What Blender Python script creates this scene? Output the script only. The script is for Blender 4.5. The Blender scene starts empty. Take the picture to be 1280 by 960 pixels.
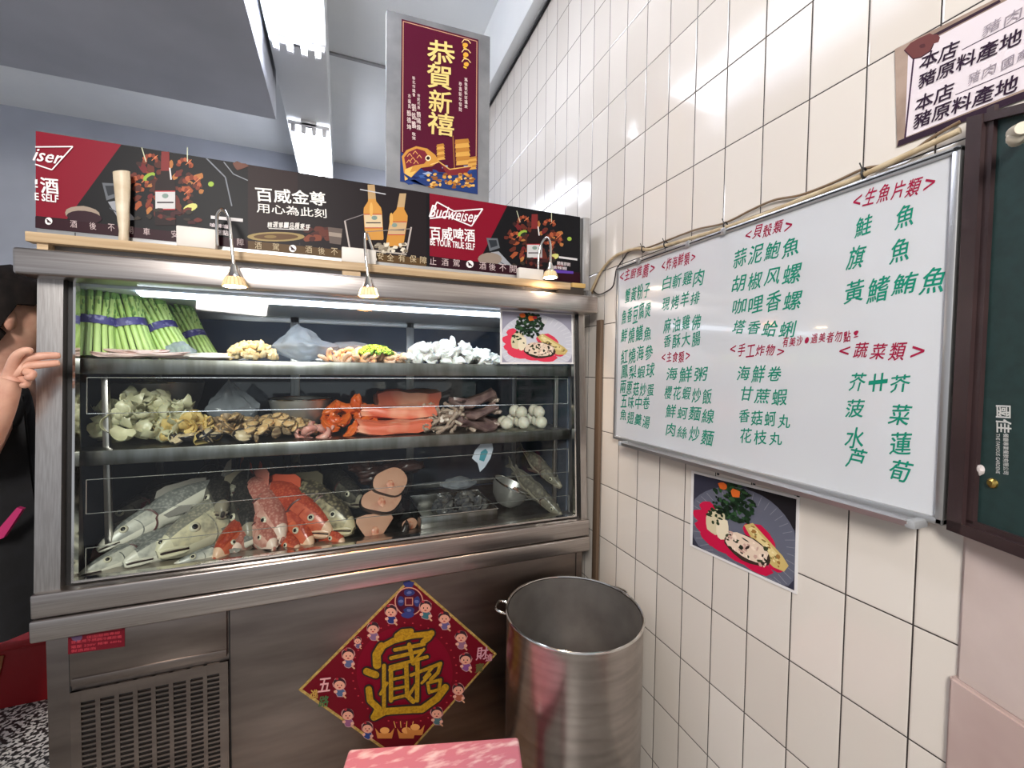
import bpy, bmesh, math, random
from mathutils import Vector, Matrix, Euler, Quaternion, noise
import mathutils
PI = math.pi
random.seed(7)
S = bpy.context.scene
COL = S.collection
# ---------------------------------------------------------------- camera, world, exposure
H = 1.29                                    # camera height above the floor
FX = 537.0
RX = Vector((0.93016664, 0.00207126, 0.36713177))    # world axes seen from the camera (right, up, forward)
RY = Vector((-0.36693965, 0.03807864, 0.92946507))
RZ = Vector((0.01205472, 0.9992726, -0.03617951))
cam_d = bpy.data.cameras.new('camera'); cam = bpy.data.objects.new('camera', cam_d); COL.objects.link(cam)
cam_d.sensor_width = 36.0; cam_d.lens = FX / 1280 * 36.0; cam_d.clip_start = 0.02
rt = Vector((RX.x, RY.x, RZ.x)); up = Vector((RX.y, RY.y, RZ.y)); fw = Vector((RX.z, RY.z, RZ.z))
m4 = Matrix((rt, up, -fw)).transposed().to_4x4(); m4.translation = (0, 0, H)
cam.matrix_world = m4
S.camera = cam
EYE = Vector((0, 0, H))
W = bpy.data.worlds.new('world'); S.world = W; W.use_nodes = True
W.node_tree.nodes['Background'].inputs[0].default_value = (0.80, 0.83, 0.9, 1)
W.node_tree.nodes['Background'].inputs[1].default_value = WORLD_STRENGTH = 0.58
S.view_settings.view_transform = 'Standard'; S.view_settings.look = 'None'
S.view_settings.exposure = 0.0; S.view_settings.gamma = 1.0; S.view_settings.use_curve_mapping = False
TUBE_POWER = 24.0          # ceiling tubes
FILL_POWER = 120.0          # added fill light behind the camera, no fixture there
CASE_TUBE = 9.0           # tube inside the cold case
SPOT_WARM = 9.0

def ray(u, v):
    d = Vector(((u - 640) / FX, -(v - 480) / FX, 1.0))
    return Vector((RX.dot(d), RY.dot(d), RZ.dot(d)))
def on_y(u, v, y):
    r = ray(u, v); return EYE + r * (y / r.y)
def on_x(u, v, x):
    r = ray(u, v); return EYE + r * (x / r.x)
def on_z(u, v, z):
    r = ray(u, v); return EYE + r * ((z - H) / r.z)

# ---------------------------------------------------------------- materials
def lin(c):
    c = c / 255.0
    return c / 12.92 if c <= 0.04045 else ((c + 0.055) / 1.055) ** 2.4
def rgb(c): return (lin(c[0]), lin(c[1]), lin(c[2]), 1)
MATS = {}
def mat(name, c, rough=0.5, metal=0.0, c2=None, scale=20.0, detail=3.0, bump=0.0, stretch=None, spec=0.5, coat=0.0, sss=0.0, lo=0.35, hi=0.65, kind='noise'):
    if name in MATS: return MATS[name]
    m = bpy.data.materials.new(name); m.use_nodes = True
    nt = m.node_tree; b = nt.nodes['Principled BSDF']
    b.inputs['Base Color'].default_value = rgb(c); b.inputs['Roughness'].default_value = rough
    b.inputs['Metallic'].default_value = metal; b.inputs['Specular IOR Level'].default_value = spec
    b.inputs['Coat Weight'].default_value = coat
    if sss:
        b.inputs['Subsurface Weight'].default_value = sss; b.inputs['Subsurface Radius'].default_value = (0.01, 0.005, 0.003)
    if c2 is not None or bump:
        tc = nt.nodes.new('ShaderNodeTexCoord'); mp = nt.nodes.new('ShaderNodeMapping')
        nt.links.new(tc.outputs['Object'], mp.inputs[0])
        if stretch: mp.inputs['Scale'].default_value = stretch
        if kind == 'noise':
            t = nt.nodes.new('ShaderNodeTexNoise'); t.inputs['Detail'].default_value = detail; out = t.outputs['Fac']
        else:
            t = nt.nodes.new('ShaderNodeTexVoronoi'); out = t.outputs['Distance']
        t.inputs['Scale'].default_value = scale
        nt.links.new(mp.outputs[0], t.inputs['Vector'])
        if c2 is not None:
            r = nt.nodes.new('ShaderNodeValToRGB'); r.color_ramp.elements[0].position = lo; r.color_ramp.elements[1].position = hi
            r.color_ramp.elements[0].color = rgb(c); r.color_ramp.elements[1].color = rgb(c2)
            nt.links.new(out, r.inputs[0]); nt.links.new(r.outputs[0], b.inputs['Base Color'])
        if bump:
            bp = nt.nodes.new('ShaderNodeBump'); bp.inputs['Strength'].default_value = bump; bp.inputs['Distance'].default_value = 0.002
            nt.links.new(out, bp.inputs['Height']); nt.links.new(bp.outputs[0], b.inputs['Normal'])
    MATS[name] = m; return m
def emit(name, c, s):
    if name in MATS: return MATS[name]
    m = bpy.data.materials.new(name); m.use_nodes = True; b = m.node_tree.nodes['Principled BSDF']
    b.inputs['Base Color'].default_value = (0.8, 0.8, 0.8, 1)
    b.inputs['Emission Color'].default_value = rgb(c); b.inputs['Emission Strength'].default_value = s
    MATS[name] = m; return m
def clear(name, tint, alpha, rough=0.03, milky=None):
    """thin transparent sheet: clear film plus a gloss that grows at grazing angles; milky adds a translucent body"""
    if name in MATS: return MATS[name]
    m = bpy.data.materials.new(name); m.use_nodes = True; nt = m.node_tree; nt.nodes.remove(nt.nodes['Principled BSDF'])
    out = nt.nodes['Material Output']
    tr = nt.nodes.new('ShaderNodeBsdfTransparent'); tr.inputs[0].default_value = rgb(tint)
    gl = nt.nodes.new('ShaderNodeBsdfGlossy'); gl.inputs['Roughness'].default_value = rough
    fr = nt.nodes.new('ShaderNodeFresnel'); fr.inputs[0].default_value = 1.45
    mx = nt.nodes.new('ShaderNodeMixShader')
    nt.links.new(fr.outputs[0], mx.inputs[0]); nt.links.new(tr.outputs[0], mx.inputs[1]); nt.links.new(gl.outputs[0], mx.inputs[2])
    last = mx
    if milky:
        df = nt.nodes.new('ShaderNodeBsdfDiffuse'); df.inputs[0].default_value = rgb(milky)
        tl = nt.nodes.new('ShaderNodeBsdfTranslucent'); tl.inputs[0].default_value = rgb(milky)
        a = nt.nodes.new('ShaderNodeMixShader'); a.inputs[0].default_value = 0.5
        nt.links.new(df.outputs[0], a.inputs[1]); nt.links.new(tl.outputs[0], a.inputs[2])
        b = nt.nodes.new('ShaderNodeMixShader'); b.inputs[0].default_value = alpha
        nt.links.new(mx.outputs[0], b.inputs[1]); nt.links.new(a.outputs[0], b.inputs[2]); last = b
    nt.links.new(last.outputs[0], out.inputs[0]); MATS[name] = m; return m

STEEL = mat('brushed_steel', (168, 160, 156), 0.30, 1.0, c2=(186, 180, 176), scale=5.0, stretch=(1, 1, 60), bump=0.04)
STEEL_V = mat('brushed_steel_upright', (172, 166, 162), 0.28, 1.0, c2=(190, 186, 182), scale=5.0, stretch=(60, 60, 1), bump=0.04)
STEEL_D = mat('worn_steel_panel', (112, 103, 98), 0.33, 1.0, c2=(134, 124, 118), scale=3.0, detail=5, stretch=(1, 1, 6), bump=0.05)
STEEL_S = mat('shelf_steel', (150, 150, 148), 0.32, 1.0, c2=(120, 118, 112), scale=30, stretch=(1, 1, .2), bump=0.05)
CHROME = mat('polished_chrome', (220, 218, 214), 0.12, 1.0)
POT_M = mat('pot_steel', (158, 150, 145), 0.26, 1.0, c2=(178, 170, 164), scale=6, stretch=(1, 1, 8), bump=0.06)
BLACK = mat('black_rubber', (16, 16, 17), 0.5)
DARKIN = mat('dark_case_lining', (72, 80, 96), 0.25, 0.2, c2=(92, 100, 116), scale=4)
ALU = mat('grey_aluminium', (188, 188, 188), 0.35, 0.9)
WOODL = mat('pale_wood_strip', (196, 172, 138), 0.6, c2=(168, 140, 104), scale=3, stretch=(1, 30, 30))

# ---------------------------------------------------------------- mesh builder
class MB:
    def __init__(s): s.v = []; s.f = []; s.m = []; s.mats = []
    def mi(s, m):
        if m not in s.mats: s.mats.append(m)
        return s.mats.index(m)
    def add(s, vs, fs, m, M=None):
        o = len(s.v); i = s.mi(m)
        s.v += [(M @ Vector(p)) if M is not None else Vector(p) for p in vs]
        for f in fs: s.f.append([o + k for k in f]); s.m.append(i)
        return s
    def bm(s, bm, m, M=None):
        bm.verts.ensure_lookup_table(); bm.verts.index_update()
        vs = [v.co.copy() for v in bm.verts]; fs = [[v.index for v in f.verts] for f in bm.faces]; bm.free()
        return s.add(vs, fs, m, M)
    def box(s, lo, hi, m, bev=0.0, M=None, seg=2):
        lo, hi = Vector(lo), Vector(hi); b = bmesh.new(); bmesh.ops.create_cube(b, size=1)
        for v in b.verts: v.co = Vector(((v.co.x + .5) * (hi.x - lo.x) + lo.x, (v.co.y + .5) * (hi.y - lo.y) + lo.y, (v.co.z + .5) * (hi.z - lo.z) + lo.z))
        if bev: bmesh.ops.bevel(b, geom=b.edges[:], offset=bev, segments=seg, profile=.5, affect='EDGES')
        return s.bm(b, m, M)
    def tube(s, pts, r, m, n=10, cap=True, M=None):
        pts = [Vector(p) for p in pts]; rs = r if isinstance(r, (list, tuple)) else [r] * len(pts)
        vs = []; prev = None
        for i, p in enumerate(pts):
            t = (pts[min(i + 1, len(pts) - 1)] - pts[max(i - 1, 0)]).normalized()
            if prev is None:
                a = t.orthogonal().normalized()
            else:
                a = prev - t * prev.dot(t); a.normalize()
            prev = a; b = t.cross(a)
            for k in range(n):
                th = 2 * PI * k / n; vs.append(p + (a * math.cos(th) + b * math.sin(th)) * rs[i])
        fs = [[i * n + k, i * n + (k + 1) % n, (i + 1) * n + (k + 1) % n, (i + 1) * n + k] for i in range(len(pts) - 1) for k in range(n)]
        if cap: fs += [list(range(n))[::-1], [(len(pts) - 1) * n + k for k in range(n)]]
        return s.add(vs, fs, m, M)
    def lathe(s, prof, m, n=40, c=(0, 0, 0), M=None, closed=False):
        c = Vector(c); vs = [c + Vector((r * math.cos(2 * PI * k / n), r * math.sin(2 * PI * k / n), z)) for r, z in prof for k in range(n)]
        L = len(prof); rng = range(L) if closed else range(L - 1)
        fs = [[i * n + k, i * n + (k + 1) % n, ((i + 1) % L) * n + (k + 1) % n, ((i + 1) % L) * n + k] for i in rng for k in range(n)]
        return s.add(vs, fs, m, M)
    def ell(s, c, r, m, sub=2, amp=0.0, fr=3.0, seed=0, M=None, bend=0.0):
        b = bmesh.new(); bmesh.ops.create_icosphere(b, subdivisions=sub, radius=1)
        for v in b.verts:
            k = 1 + amp * noise.noise(v.co * fr + Vector((seed * 7.3, seed * 3.1, seed)))
            p = Vector((v.co.x * r[0], v.co.y * r[1], v.co.z * r[2])) * k
            if bend: p.z += bend * (p.x / r[0]) ** 2 * r[0]
            v.co = p + Vector(c)
        return s.bm(b, m, M)
    def prism(s, pts, th, m, n=None, M=None):
        """closed outline in 3-D swept along th (a vector)"""
        pts = [Vector(p) for p in pts]; th = Vector(th); k = len(pts)
        vs = pts + [p + th for p in pts]
        fs = [list(range(k))[::-1], [k + i for i in range(k)]] + [[i, (i + 1) % k, k + (i + 1) % k, k + i] for i in range(k)]
        return s.add(vs, fs, m, M)
    def build(s, name, parent=None, origin=None, smooth=True, angle=40):
        org = Vector((0, 0, 0))
        if parent is not None:
            q = parent
            while q is not None: org += q.location; q = q.parent
        elif origin is not None: org = Vector(origin)
        elif s.v:
            org = sum(s.v, Vector()) / len(s.v); org.z = min(p.z for p in s.v)
        me = bpy.data.meshes.new(name); me.from_pydata([tuple(p - org) for p in s.v], [], s.f)
        for m in s.mats: me.materials.append(m)
        me.polygons.foreach_set('material_index', s.m)
        me.update()
        o = bpy.data.objects.new(name, me); COL.objects.link(o)
        if smooth: me.shade_smooth(); me.set_sharp_from_angle(angle=math.radians(angle))
        if parent is not None: o.parent = parent
        else: o.location = org
        return o
def tag(o, label, cat, group=None, kind=None):
    o['label'] = label; o['category'] = cat
    if group: o['group'] = group
    if kind: o['kind'] = kind
    return o
def thing(name, loc, label, cat, group=None):
    o = bpy.data.objects.new(name, None); COL.objects.link(o); o.location = loc; o.empty_display_size = 0.05
    return tag(o, label, cat, group)
def struct(o): o['kind'] = 'structure'; return o
def dup(src, M, label=None, group=None):
    """copy a thing with its parts and sub-parts"""
    r = src.copy(); COL.objects.link(r); r.matrix_world = M
    if label: r['label'] = label
    if group: r['group'] = group
    for ch in list(src.children):
        c = ch.copy(); COL.objects.link(c); c.parent = r
        for g in ch.children:
            d = g.copy(); COL.objects.link(d); d.parent = c
    return r

# ---------------------------------------------------------------- lettering and flat prints
_TX = {}
def glyphs(txt, bold=0.0):
    """outline mesh of a string in the built-in font, scaled to a unit box"""
    k = (txt, bold)
    if k in _TX: return _TX[k]
    c = bpy.data.curves.new('lettering', 'FONT'); c.body = txt; c.offset = bold; c.resolution_u = 2
    o = bpy.data.objects.new('lettering', c); COL.objects.link(o); bpy.context.view_layer.update()
    me = bpy.data.meshes.new_from_object(o.evaluated_get(bpy.context.evaluated_depsgraph_get()))
    vs = [v.co.copy() for v in me.vertices]; fs = [list(p.vertices) for p in me.polygons]
    bpy.data.objects.remove(o); bpy.data.curves.remove(c); bpy.data.meshes.remove(me)
    x0 = min(v.x for v in vs); x1 = max(v.x for v in vs); y0 = min(v.y for v in vs); y1 = max(v.y for v in vs)
    vs = [((v.x - x0) / max(x1 - x0, 1e-6), (v.y - y0) / max(y1 - y0, 1e-6)) for v in vs]
    _TX[k] = (vs, fs); return _TX[k]
class Plane:
    def __init__(s, O, ea, n):
        s.O = Vector(O); s.a = Vector(ea).normalized(); s.n = Vector(n).normalized(); s.b = s.n.cross(s.a)
        if s.b.z < 0: s.b = -s.b
    def ab(s, u, v):
        r = ray(u, v); t = (s.O - EYE).dot(s.n) / r.dot(s.n); p = EYE + r * t - s.O
        return (p.dot(s.a), p.dot(s.b))
    def w(s, a, b, h=0.0): return s.O + s.a * a + s.b * b + s.n * h
INK = {}
def ink(c, rough=0.45):
    k = (tuple(c), rough)
    if k not in INK: INK[k] = mat('print_%02x%02x%02x_%d' % (c[0], c[1], c[2], rough * 100), c, rough, spec=0.15)
    return INK[k]
class Print(MB):
    """flat coloured shapes on one plane, each layer a hair above the last"""
    def __init__(s, pl, h0=0.0, rough=0.45): super().__init__(); s.pl = pl; s.h = h0; s.rough = rough
    def col(s, c): return c if isinstance(c, bpy.types.Material) else ink(c, s.rough)
    def ab(s, pts, c, up=0.00001):
        s.h += up; s.add([s.pl.w(a, b, s.h) for a, b in pts], [list(range(len(pts)))], s.col(c))
    def px(s, pts, c): s.ab([s.pl.ab(*p) for p in pts], c)
    def blob(s, u, v, ru, rv, c, n=14, jit=0.0, rot=0.0, seed=0):
        rd = random.Random(seed + int(u * 13 + v * 7)); pts = []
        for k in range(n):
            t = 2 * PI * k / n; q = 1 + jit * rd.uniform(-1, 1); x = ru * q * math.cos(t); y = rv * q * math.sin(t)
            pts.append((u + x * math.cos(rot) - y * math.sin(rot), v + x * math.sin(rot) + y * math.cos(rot)))
        s.px(pts, c)
    def line(s, pts, wpx, c):
        for (u0, v0), (u1, v1) in zip(pts, pts[1:]):
            L = math.hypot(u1 - u0, v1 - v0) or 1; nx, ny = -(v1 - v0) / L * wpx / 2, (u1 - u0) / L * wpx / 2
            s.px([(u0 + nx, v0 + ny), (u1 + nx, v1 + ny), (u1 - nx, v1 - ny), (u0 - nx, v0 - ny)], c)
    def text(s, t, p0, p1, h, c, bold=0.0, shear=0.0, rot90=False):
        """string whose mid-left and mid-right are the pixels p0, p1; h = its height in pixels at the middle"""
        a0 = Vector(s.pl.ab(*p0)); a1 = Vector(s.pl.ab(*p1)); um, vm = (p0[0] + p1[0]) / 2, (p0[1] + p1[1]) / 2
        q0 = Vector(s.pl.ab(um, vm - h / 2)); q1 = Vector(s.pl.ab(um, vm + h / 2)); hh = (q0 - q1).length
        s.text_ab(t, a0, a1, hh, c, bold, shear)
    def text_ab(s, t, a0, a1, hh, c, bold=0.0, shear=0.0):
        d = (a1 - a0); nrm = Vector((-d.y, d.x)).normalized()
        vs, fs = glyphs(t, 0.0); k = bold * .55 * hh; e = d.normalized()
        for dx, dy in (((0, 0),) if bold < .008 else ((-k, -k), (k, -k), (k, k), (-k, k))):
            s.h += 0.00001
            P = [a0 + e * dx + d * (x + shear * (y - .5) * hh / d.length) + nrm * ((y - .5) * hh + dy) for x, y in vs]
            s.add([s.pl.w(p.x, p.y, s.h) for p in P], fs, s.col(c))
    def hand(s, t, p0, p1, h, c, bold=0.012, seed=1):
        """hand-written string: every character in its own cell with a little jitter"""
        rd = random.Random(seed); a0 = Vector(s.pl.ab(*p0)); a1 = Vector(s.pl.ab(*p1)); um, vm = (p0[0] + p1[0]) / 2, (p0[1] + p1[1]) / 2
        hh = (Vector(s.pl.ab(um, vm - h / 2)) - Vector(s.pl.ab(um, vm + h / 2))).length; d = a1 - a0; n = len(t)
        nrm = Vector((-d.y, d.x)).normalized(); e = d.normalized(); cw = d.length / n
        s.h += 0.00001
        for i, ch in enumerate(t):
            if ch == ' ': continue
            vs, fs = glyphs(ch, 0.0); th = rd.uniform(-.07, .07); k = rd.uniform(.86, 1.1); small = ch in '<>.!,、'
            wch = cw * (.84 if not small else .6) * rd.uniform(.92, 1.05); hch = hh * k * (1 if not small else .6)
            ctr = a0 + e * cw * (i + .5) + nrm * rd.uniform(-.08, .08) * hh; P = []
            for x, y in vs:
                xx = (x - .5) * wch + (y - .5) * hch * .12; yy = (y - .5) * hch + (x - .5) * wch * .10
                P.append(ctr + e * (xx * math.cos(th) - yy * math.sin(th)) + nrm * (xx * math.sin(th) + yy * math.cos(th)))
            k = bold * .8 * hh
            for dx, dy in (((0, 0),) if bold < .008 else ((-k, -k), (k, k), (k, -k))):
                s.h += 0.000002; s.add([s.pl.w(p.x + e.x * dx, p.y + e.y * dx + dy, s.h) for p in P], fs, s.col(c))
    def done(s, name, parent, **k): return s.build(name, parent, smooth=False)
def Z(r): return H + r
# ================================================================ SETTING
def tile_mat():
    m = bpy.data.materials.new('glazed_wall_tile'); m.use_nodes = True; nt = m.node_tree; b = nt.nodes['Principled BSDF']; N = nt.nodes.new; L = nt.links.new
    tc = N('ShaderNodeTexCoord'); sp = N('ShaderNodeSeparateXYZ'); L(tc.outputs['Object'], sp.inputs[0])
    def mth(op, a, bb=None):
        n = N('ShaderNodeMath'); n.operation = op
        for i, x in enumerate((a, bb)):
            if x is None: continue
            if isinstance(x, (int, float)): n.inputs[i].default_value = x
            else: L(x, n.inputs[i])
        return n.outputs[0]
    u = mth('DIVIDE', mth('SUBTRACT', sp.outputs['Y'], 0.506), 0.10286); v = mth('DIVIDE', mth('SUBTRACT', sp.outputs['Z'], H - 0.611), 0.1936)
    def edge(x, size): return mth('MULTIPLY', mth('SUBTRACT', 0.5, mth('ABSOLUTE', mth('SUBTRACT', mth('FRACT', x), 0.5))), size)
    d = mth('MINIMUM', edge(u, 0.10286), edge(v, 0.1936))
    g = mth('LESS_THAN', d, 0.00125)
    cv = N('ShaderNodeCombineXYZ'); L(mth('FLOOR', u), cv.inputs[0]); L(mth('FLOOR', v), cv.inputs[1])
    wn = N('ShaderNodeTexWhiteNoise'); L(cv.outputs[0], wn.inputs['Vector'])
    base = N('ShaderNodeMix'); base.data_type = 'RGBA'; base.inputs['A'].default_value = rgb((208, 200, 190)); base.inputs['B'].default_value = rgb((218, 211, 202)); L(wn.outputs['Value'], base.inputs['Factor'])
    mx = N('ShaderNodeMix'); mx.data_type = 'RGBA'; mx.inputs['B'].default_value = rgb((46, 38, 34)); L(base.outputs['Result'], mx.inputs['A']); L(g, mx.inputs['Factor'])
    L(mx.outputs['Result'], b.inputs['Base Color'])
    L(mth('ADD', mth('MULTIPLY', g, 0.6), 0.09), b.inputs['Roughness'])
    ge = N('ShaderNodeNewGeometry'); vs = N('ShaderNodeVectorMath'); vs.operation = 'SUBTRACT'; L(wn.outputs['Color'], vs.inputs[0]); vs.inputs[1].default_value = (.5, .5, .5)
    vm = N('ShaderNodeVectorMath'); vm.operation = 'SCALE'; L(vs.outputs[0], vm.inputs[0]); vm.inputs['Scale'].default_value = 0.016
    va = N('ShaderNodeVectorMath'); va.operation = 'ADD'; L(ge.outputs['Normal'], va.inputs[0]); L(vm.outputs[0], va.inputs[1])
    bp = N('ShaderNodeBump'); bp.inputs['Strength'].default_value = 0.6; bp.inputs['Distance'].default_value = 0.0015
    L(mth('MINIMUM', mth('MULTIPLY', d, 300.0), 1.0), bp.inputs['Height']); L(va.outputs[0], bp.inputs['Normal']); L(bp.outputs[0], b.inputs['Normal'])
    return m
CEIL = mat('ceiling_paint', (232, 233, 231), 0.8, c2=(222, 224, 224), scale=1.5, detail=6)
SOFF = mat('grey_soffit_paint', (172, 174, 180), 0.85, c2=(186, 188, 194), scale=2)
BWALL = mat('back_wall_paint', (190, 194, 204), 0.8, c2=(178, 182, 192), scale=2)
TERR = mat('terrazzo_floor', (38, 37, 36), 0.35, c2=(196, 192, 184), scale=75, detail=1, lo=.47, hi=.56)
PLAS = mat('pillar_plaster', (205, 188, 180), 0.75, c2=(190, 172, 164), scale=6, detail=6, bump=0.3)

CZ = Z(2.05); WX = 0.88
struct(MB().box((-3.2, -2.6, -0.06), (1.0, 5.2, 0.0), TERR).build('floor', origin=(0, 0, 0)))
struct(MB().box((-3.2, -2.6, CZ), (1.0, 5.2, CZ + .08), CEIL).build('ceiling', origin=(0, 0, 0)))
struct(MB().box((WX, -2.6, 0), (1.0, 5.2, CZ), tile_mat()).build('wall_right', origin=(0, 0, 0), smooth=False))
struct(MB().box((-3.2, 4.75, 0), (0.88, 4.85, CZ), BWALL).build('wall_back', origin=(0, 0, 0)))
struct(MB().box((-3.2, -2.6, Z(1.5)), (-0.373, 3.03, CZ), SOFF, .004).build('ceiling_soffit', origin=(0, 0, 0)))
struct(MB().box((-0.352, -2.6, Z(1.69)), (-0.076, 4.75, CZ), CEIL, .004).build('ceiling_beam', origin=(0, 0, 0)))
struct(MB().box((0.81, -2.6, Z(1.672)), (WX, 4.75, CZ), CEIL, .006).build('trim_1', origin=(0, 0, 0)))
struct(MB().box((-0.076, 1.9 * 1.64, CZ - .012), (0.81, 1.9 * 1.64 + .02, CZ), mat('joint_strip', (150, 150, 150), .8)).build('trim_2', origin=(0, 0, 0)))
# cable along the top of the tiles
struct(MB().tube([(0.872, y, Z(1.664) + .003 * math.sin(y * 5)) for y in [i * .1 + .9 for i in range(38)]], .006, BLACK, 6).build('trim_3', origin=(0, 0, 0)))
# plaster pillar at the right, with its wider foot
pc = on_x(1209, 700, 0.872); dirv = Vector((0.30, 0.93, 0)).normalized()
def pillar(name, A, z0, z1, m, L=.75, bev=.006, extra=0.0):
    n = Vector((-dirv.y, dirv.x, 0)) * extra
    p = [Vector((A.x, A.y, z0)) + n, Vector((A.x, A.y, z0)) - dirv * L + n, Vector((1.02, A.y - L * .95, z0)), Vector((1.02, A.y, z0))]
    b = bmesh.new(); vs = [b.verts.new(q) for q in p]; f = b.faces.new(vs)
    r = bmesh.ops.extrude_face_region(b, geom=[f]); bmesh.ops.translate(b, verts=[e for e in r['geom'] if isinstance(e, bmesh.types.BMVert)], vec=(0, 0, z1 - z0))
    bmesh.ops.recalc_face_normals(b, faces=b.faces[:]); bmesh.ops.bevel(b, geom=b.edges[:], offset=bev, segments=2, affect='EDGES')
    return struct(MB().bm(b, m).build(name, origin=(0, 0, 0)))
pillar('wall_pillar', Vector((.874, .347, 0)), Z(-.47), Z(-.12), PLAS)
pillar('trim_4', Vector((.874, .351, 0)), 0.0, Z(-.465), mat('pinkish_trim', (196, 174, 166), .6, c2=(182, 158, 150), scale=8), extra=.004, bev=.004)

# ================================================================ CEILING LIGHTS
TUBE = emit('fluorescent_tube', (235, 240, 255), TUBE_POWER)
WHITEM = mat('white_enamel', (228, 228, 228), 0.4)
def tube_light(x0, x1, y0, y1, z, label, n=4):
    t = thing('ceiling_light', ((x0 + x1) / 2, (y0 + y1) / 2, z), label, 'light', 'fluorescent ceiling lights')
    h = MB(); xm = (x0 + x1) / 2
    h.box((xm - .05, y0, z), (xm + .05, y1, z + .04), WHITEM, .004)
    for yy in (y0, y1 - .03): h.box((x0, yy, z), (x1, yy + .03, z + .02), WHITEM, .003)
    h.build('housing', t)
    for i in range(n):
        x = x0 + (x1 - x0) * (i + .5) / n
        MB().tube([(x, y0 + .03, z - .025), (x, y1 - .03, z - .025)], .014, TUBE, 12).build('tube', t)
        e = MB()
        for yy in (y0 + .005, y1 - .03): e.box((x - .014, yy, z - .045), (x + .014, yy + .025, z + .005), WHITEM, .003)
        e.build('lamp_holder', t)
    return t
zl = Z(1.65)
tube_light(-.342, -.082, .95, 2.55, zl, 'bright fluorescent ceiling light nearest the camera, cut off by the photo top')
tube_light(-.342, -.082, 3.33, 4.55, zl, 'far fluorescent ceiling light just above the beer advertising sign')

# ================================================================ COLD DISPLAY CABINET
fr = thing('display_cabinet', (0.07, 1.62, 0), 'stainless steel refrigerated seafood display cabinet with glass front and shelves', 'display cabinet')
F0 = 1.31
c = MB(); c.box((-.655, 1.325, .012), (.805, 1.95, Z(-.64)), STEEL_D, .004); c.build('base', fr)
f = MB()
for sx in (-.62, .77):
    for sy in (1.36, 1.9): f.box((sx - .02, sy - .02, 0), (sx + .02, sy + .02, .014), BLACK, .002)
f.build('foot', fr)
l = MB(); l.box((-.669, 1.302, Z(-.592)), (.818, 1.42, Z(-.535)), STEEL, .005, seg=3); l.build('front_ledge', fr)
l = MB(); l.box((-.669, 1.296, Z(-.645)), (.818, 1.40, Z(-.594)), STEEL, .005, seg=3); l.build('front_rail', fr)
h = MB(); h.box((-.686, 1.31, Z(.199)), (.842, 1.95, Z(.259)), STEEL, .007, seg=3); h.build('canopy', fr)
def post(x0, x1, name):
    p = MB(); p.prism([(x0, 1.318, Z(-.536)), (x0, 1.362, Z(.2)), (x0, 1.42, Z(.2)), (x0, 1.42, Z(-.536))], (x1 - x0, 0, 0), STEEL_V); return p.build(name, fr)
post(-.669, -.622, 'post'); post(.793, .817, 'post')
s = MB(); s.box((-.662, 1.42, Z(-.64)), (-.645, 1.95, Z(.2)), STEEL_V); s.build('side_panel', fr)
s = MB(); s.box((.795, 1.42, Z(-.64)), (.812, 1.95, Z(.2)), STEEL_V); s.build('side_panel', fr)
s = MB(); s.box((-.645, 1.42, Z(-.64)), (-.635, 1.93, Z(.2)), DARKIN); s.build('inner_lining', fr)
s = MB(); s.box((.785, 1.42, Z(-.64)), (.795, 1.93, Z(.2)), DARKIN); s.build('inner_lining', fr)
def gy(z): return 1.345 + (z - Z(-.53)) * (.04 / .73)     # the glass leans back a little
g = MB()
def strip(x0, x1, z0, z1, m, d=.0, th=.012):
    g.prism([(x0, gy(z0) + d, z0), (x1, gy(z0) + d, z0), (x1, gy(z1) + d, z1), (x0, gy(z1) + d, z1)], (0, th, 0), m)
strip(-.624, -.608, Z(-.54), Z(.2), BLACK, -.006); strip(.782, .795, Z(-.54), Z(.2), BLACK, -.006); strip(-.61, .785, Z(-.545), Z(-.528), BLACK, -.006)
g.build('gasket', fr)
g = MB(); strip(-.609, -.604, Z(-.53), Z(.2), CHROME, -.012, .02); strip(.778, .783, Z(-.53), Z(.2), CHROME, -.012, .02); strip(-.605, .779, Z(-.531), Z(-.525), CHROME, -.012, .02)
g.build('glass_trim', fr)
GLASS = clear('clear_glass', (244, 250, 248), 0)
g = MB(); g.add([(-.606, gy(Z(-.528)), Z(-.528)), (.781, gy(Z(-.528)), Z(-.528)), (.781, gy(Z(.2)), Z(.2)), (-.606, gy(Z(.2)), Z(.2))], [[0, 1, 2, 3]], GLASS)
go = g.build('front_glass', fr); go['label'] = 'clear sloping glass pane'
SH1, SH2, SH0 = Z(.013), Z(-.222), Z(-.552)
def shelf(z, y0, lip):
    t = MB(); t.box((-.634, y0, z - .012), (.784, 1.925, z), STEEL_S, .002); t.box((-.634, y0 - .004, z - lip), (.784, y0 + .006, z), STEEL_S, .002); return t.build('shelf', fr)
shelf(SH1, 1.40, .040); shelf(SH2, 1.40, .038)
t = MB(); t.box((-.634, 1.37, SH0 - .02), (.784, 1.925, SH0), STEEL_S, .002); t.build('case_floor', fr)
br = MB()
for x in (-.585, .755):
    br.box((x - .007, 1.45, SH0), (x + .007, 1.464, SH1 - .012), STEEL_V, .001)
br.build('shelf_upright', fr)
b = MB(); b.box((-.645, 1.925, Z(-.64)), (.795, 1.95, Z(.2)), DARKIN); b.build('back_panel', fr)
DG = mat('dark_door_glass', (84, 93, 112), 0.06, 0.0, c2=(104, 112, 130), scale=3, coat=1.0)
PALE = mat('pale_tile_reflect', (150, 154, 158), 0.3)
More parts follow.
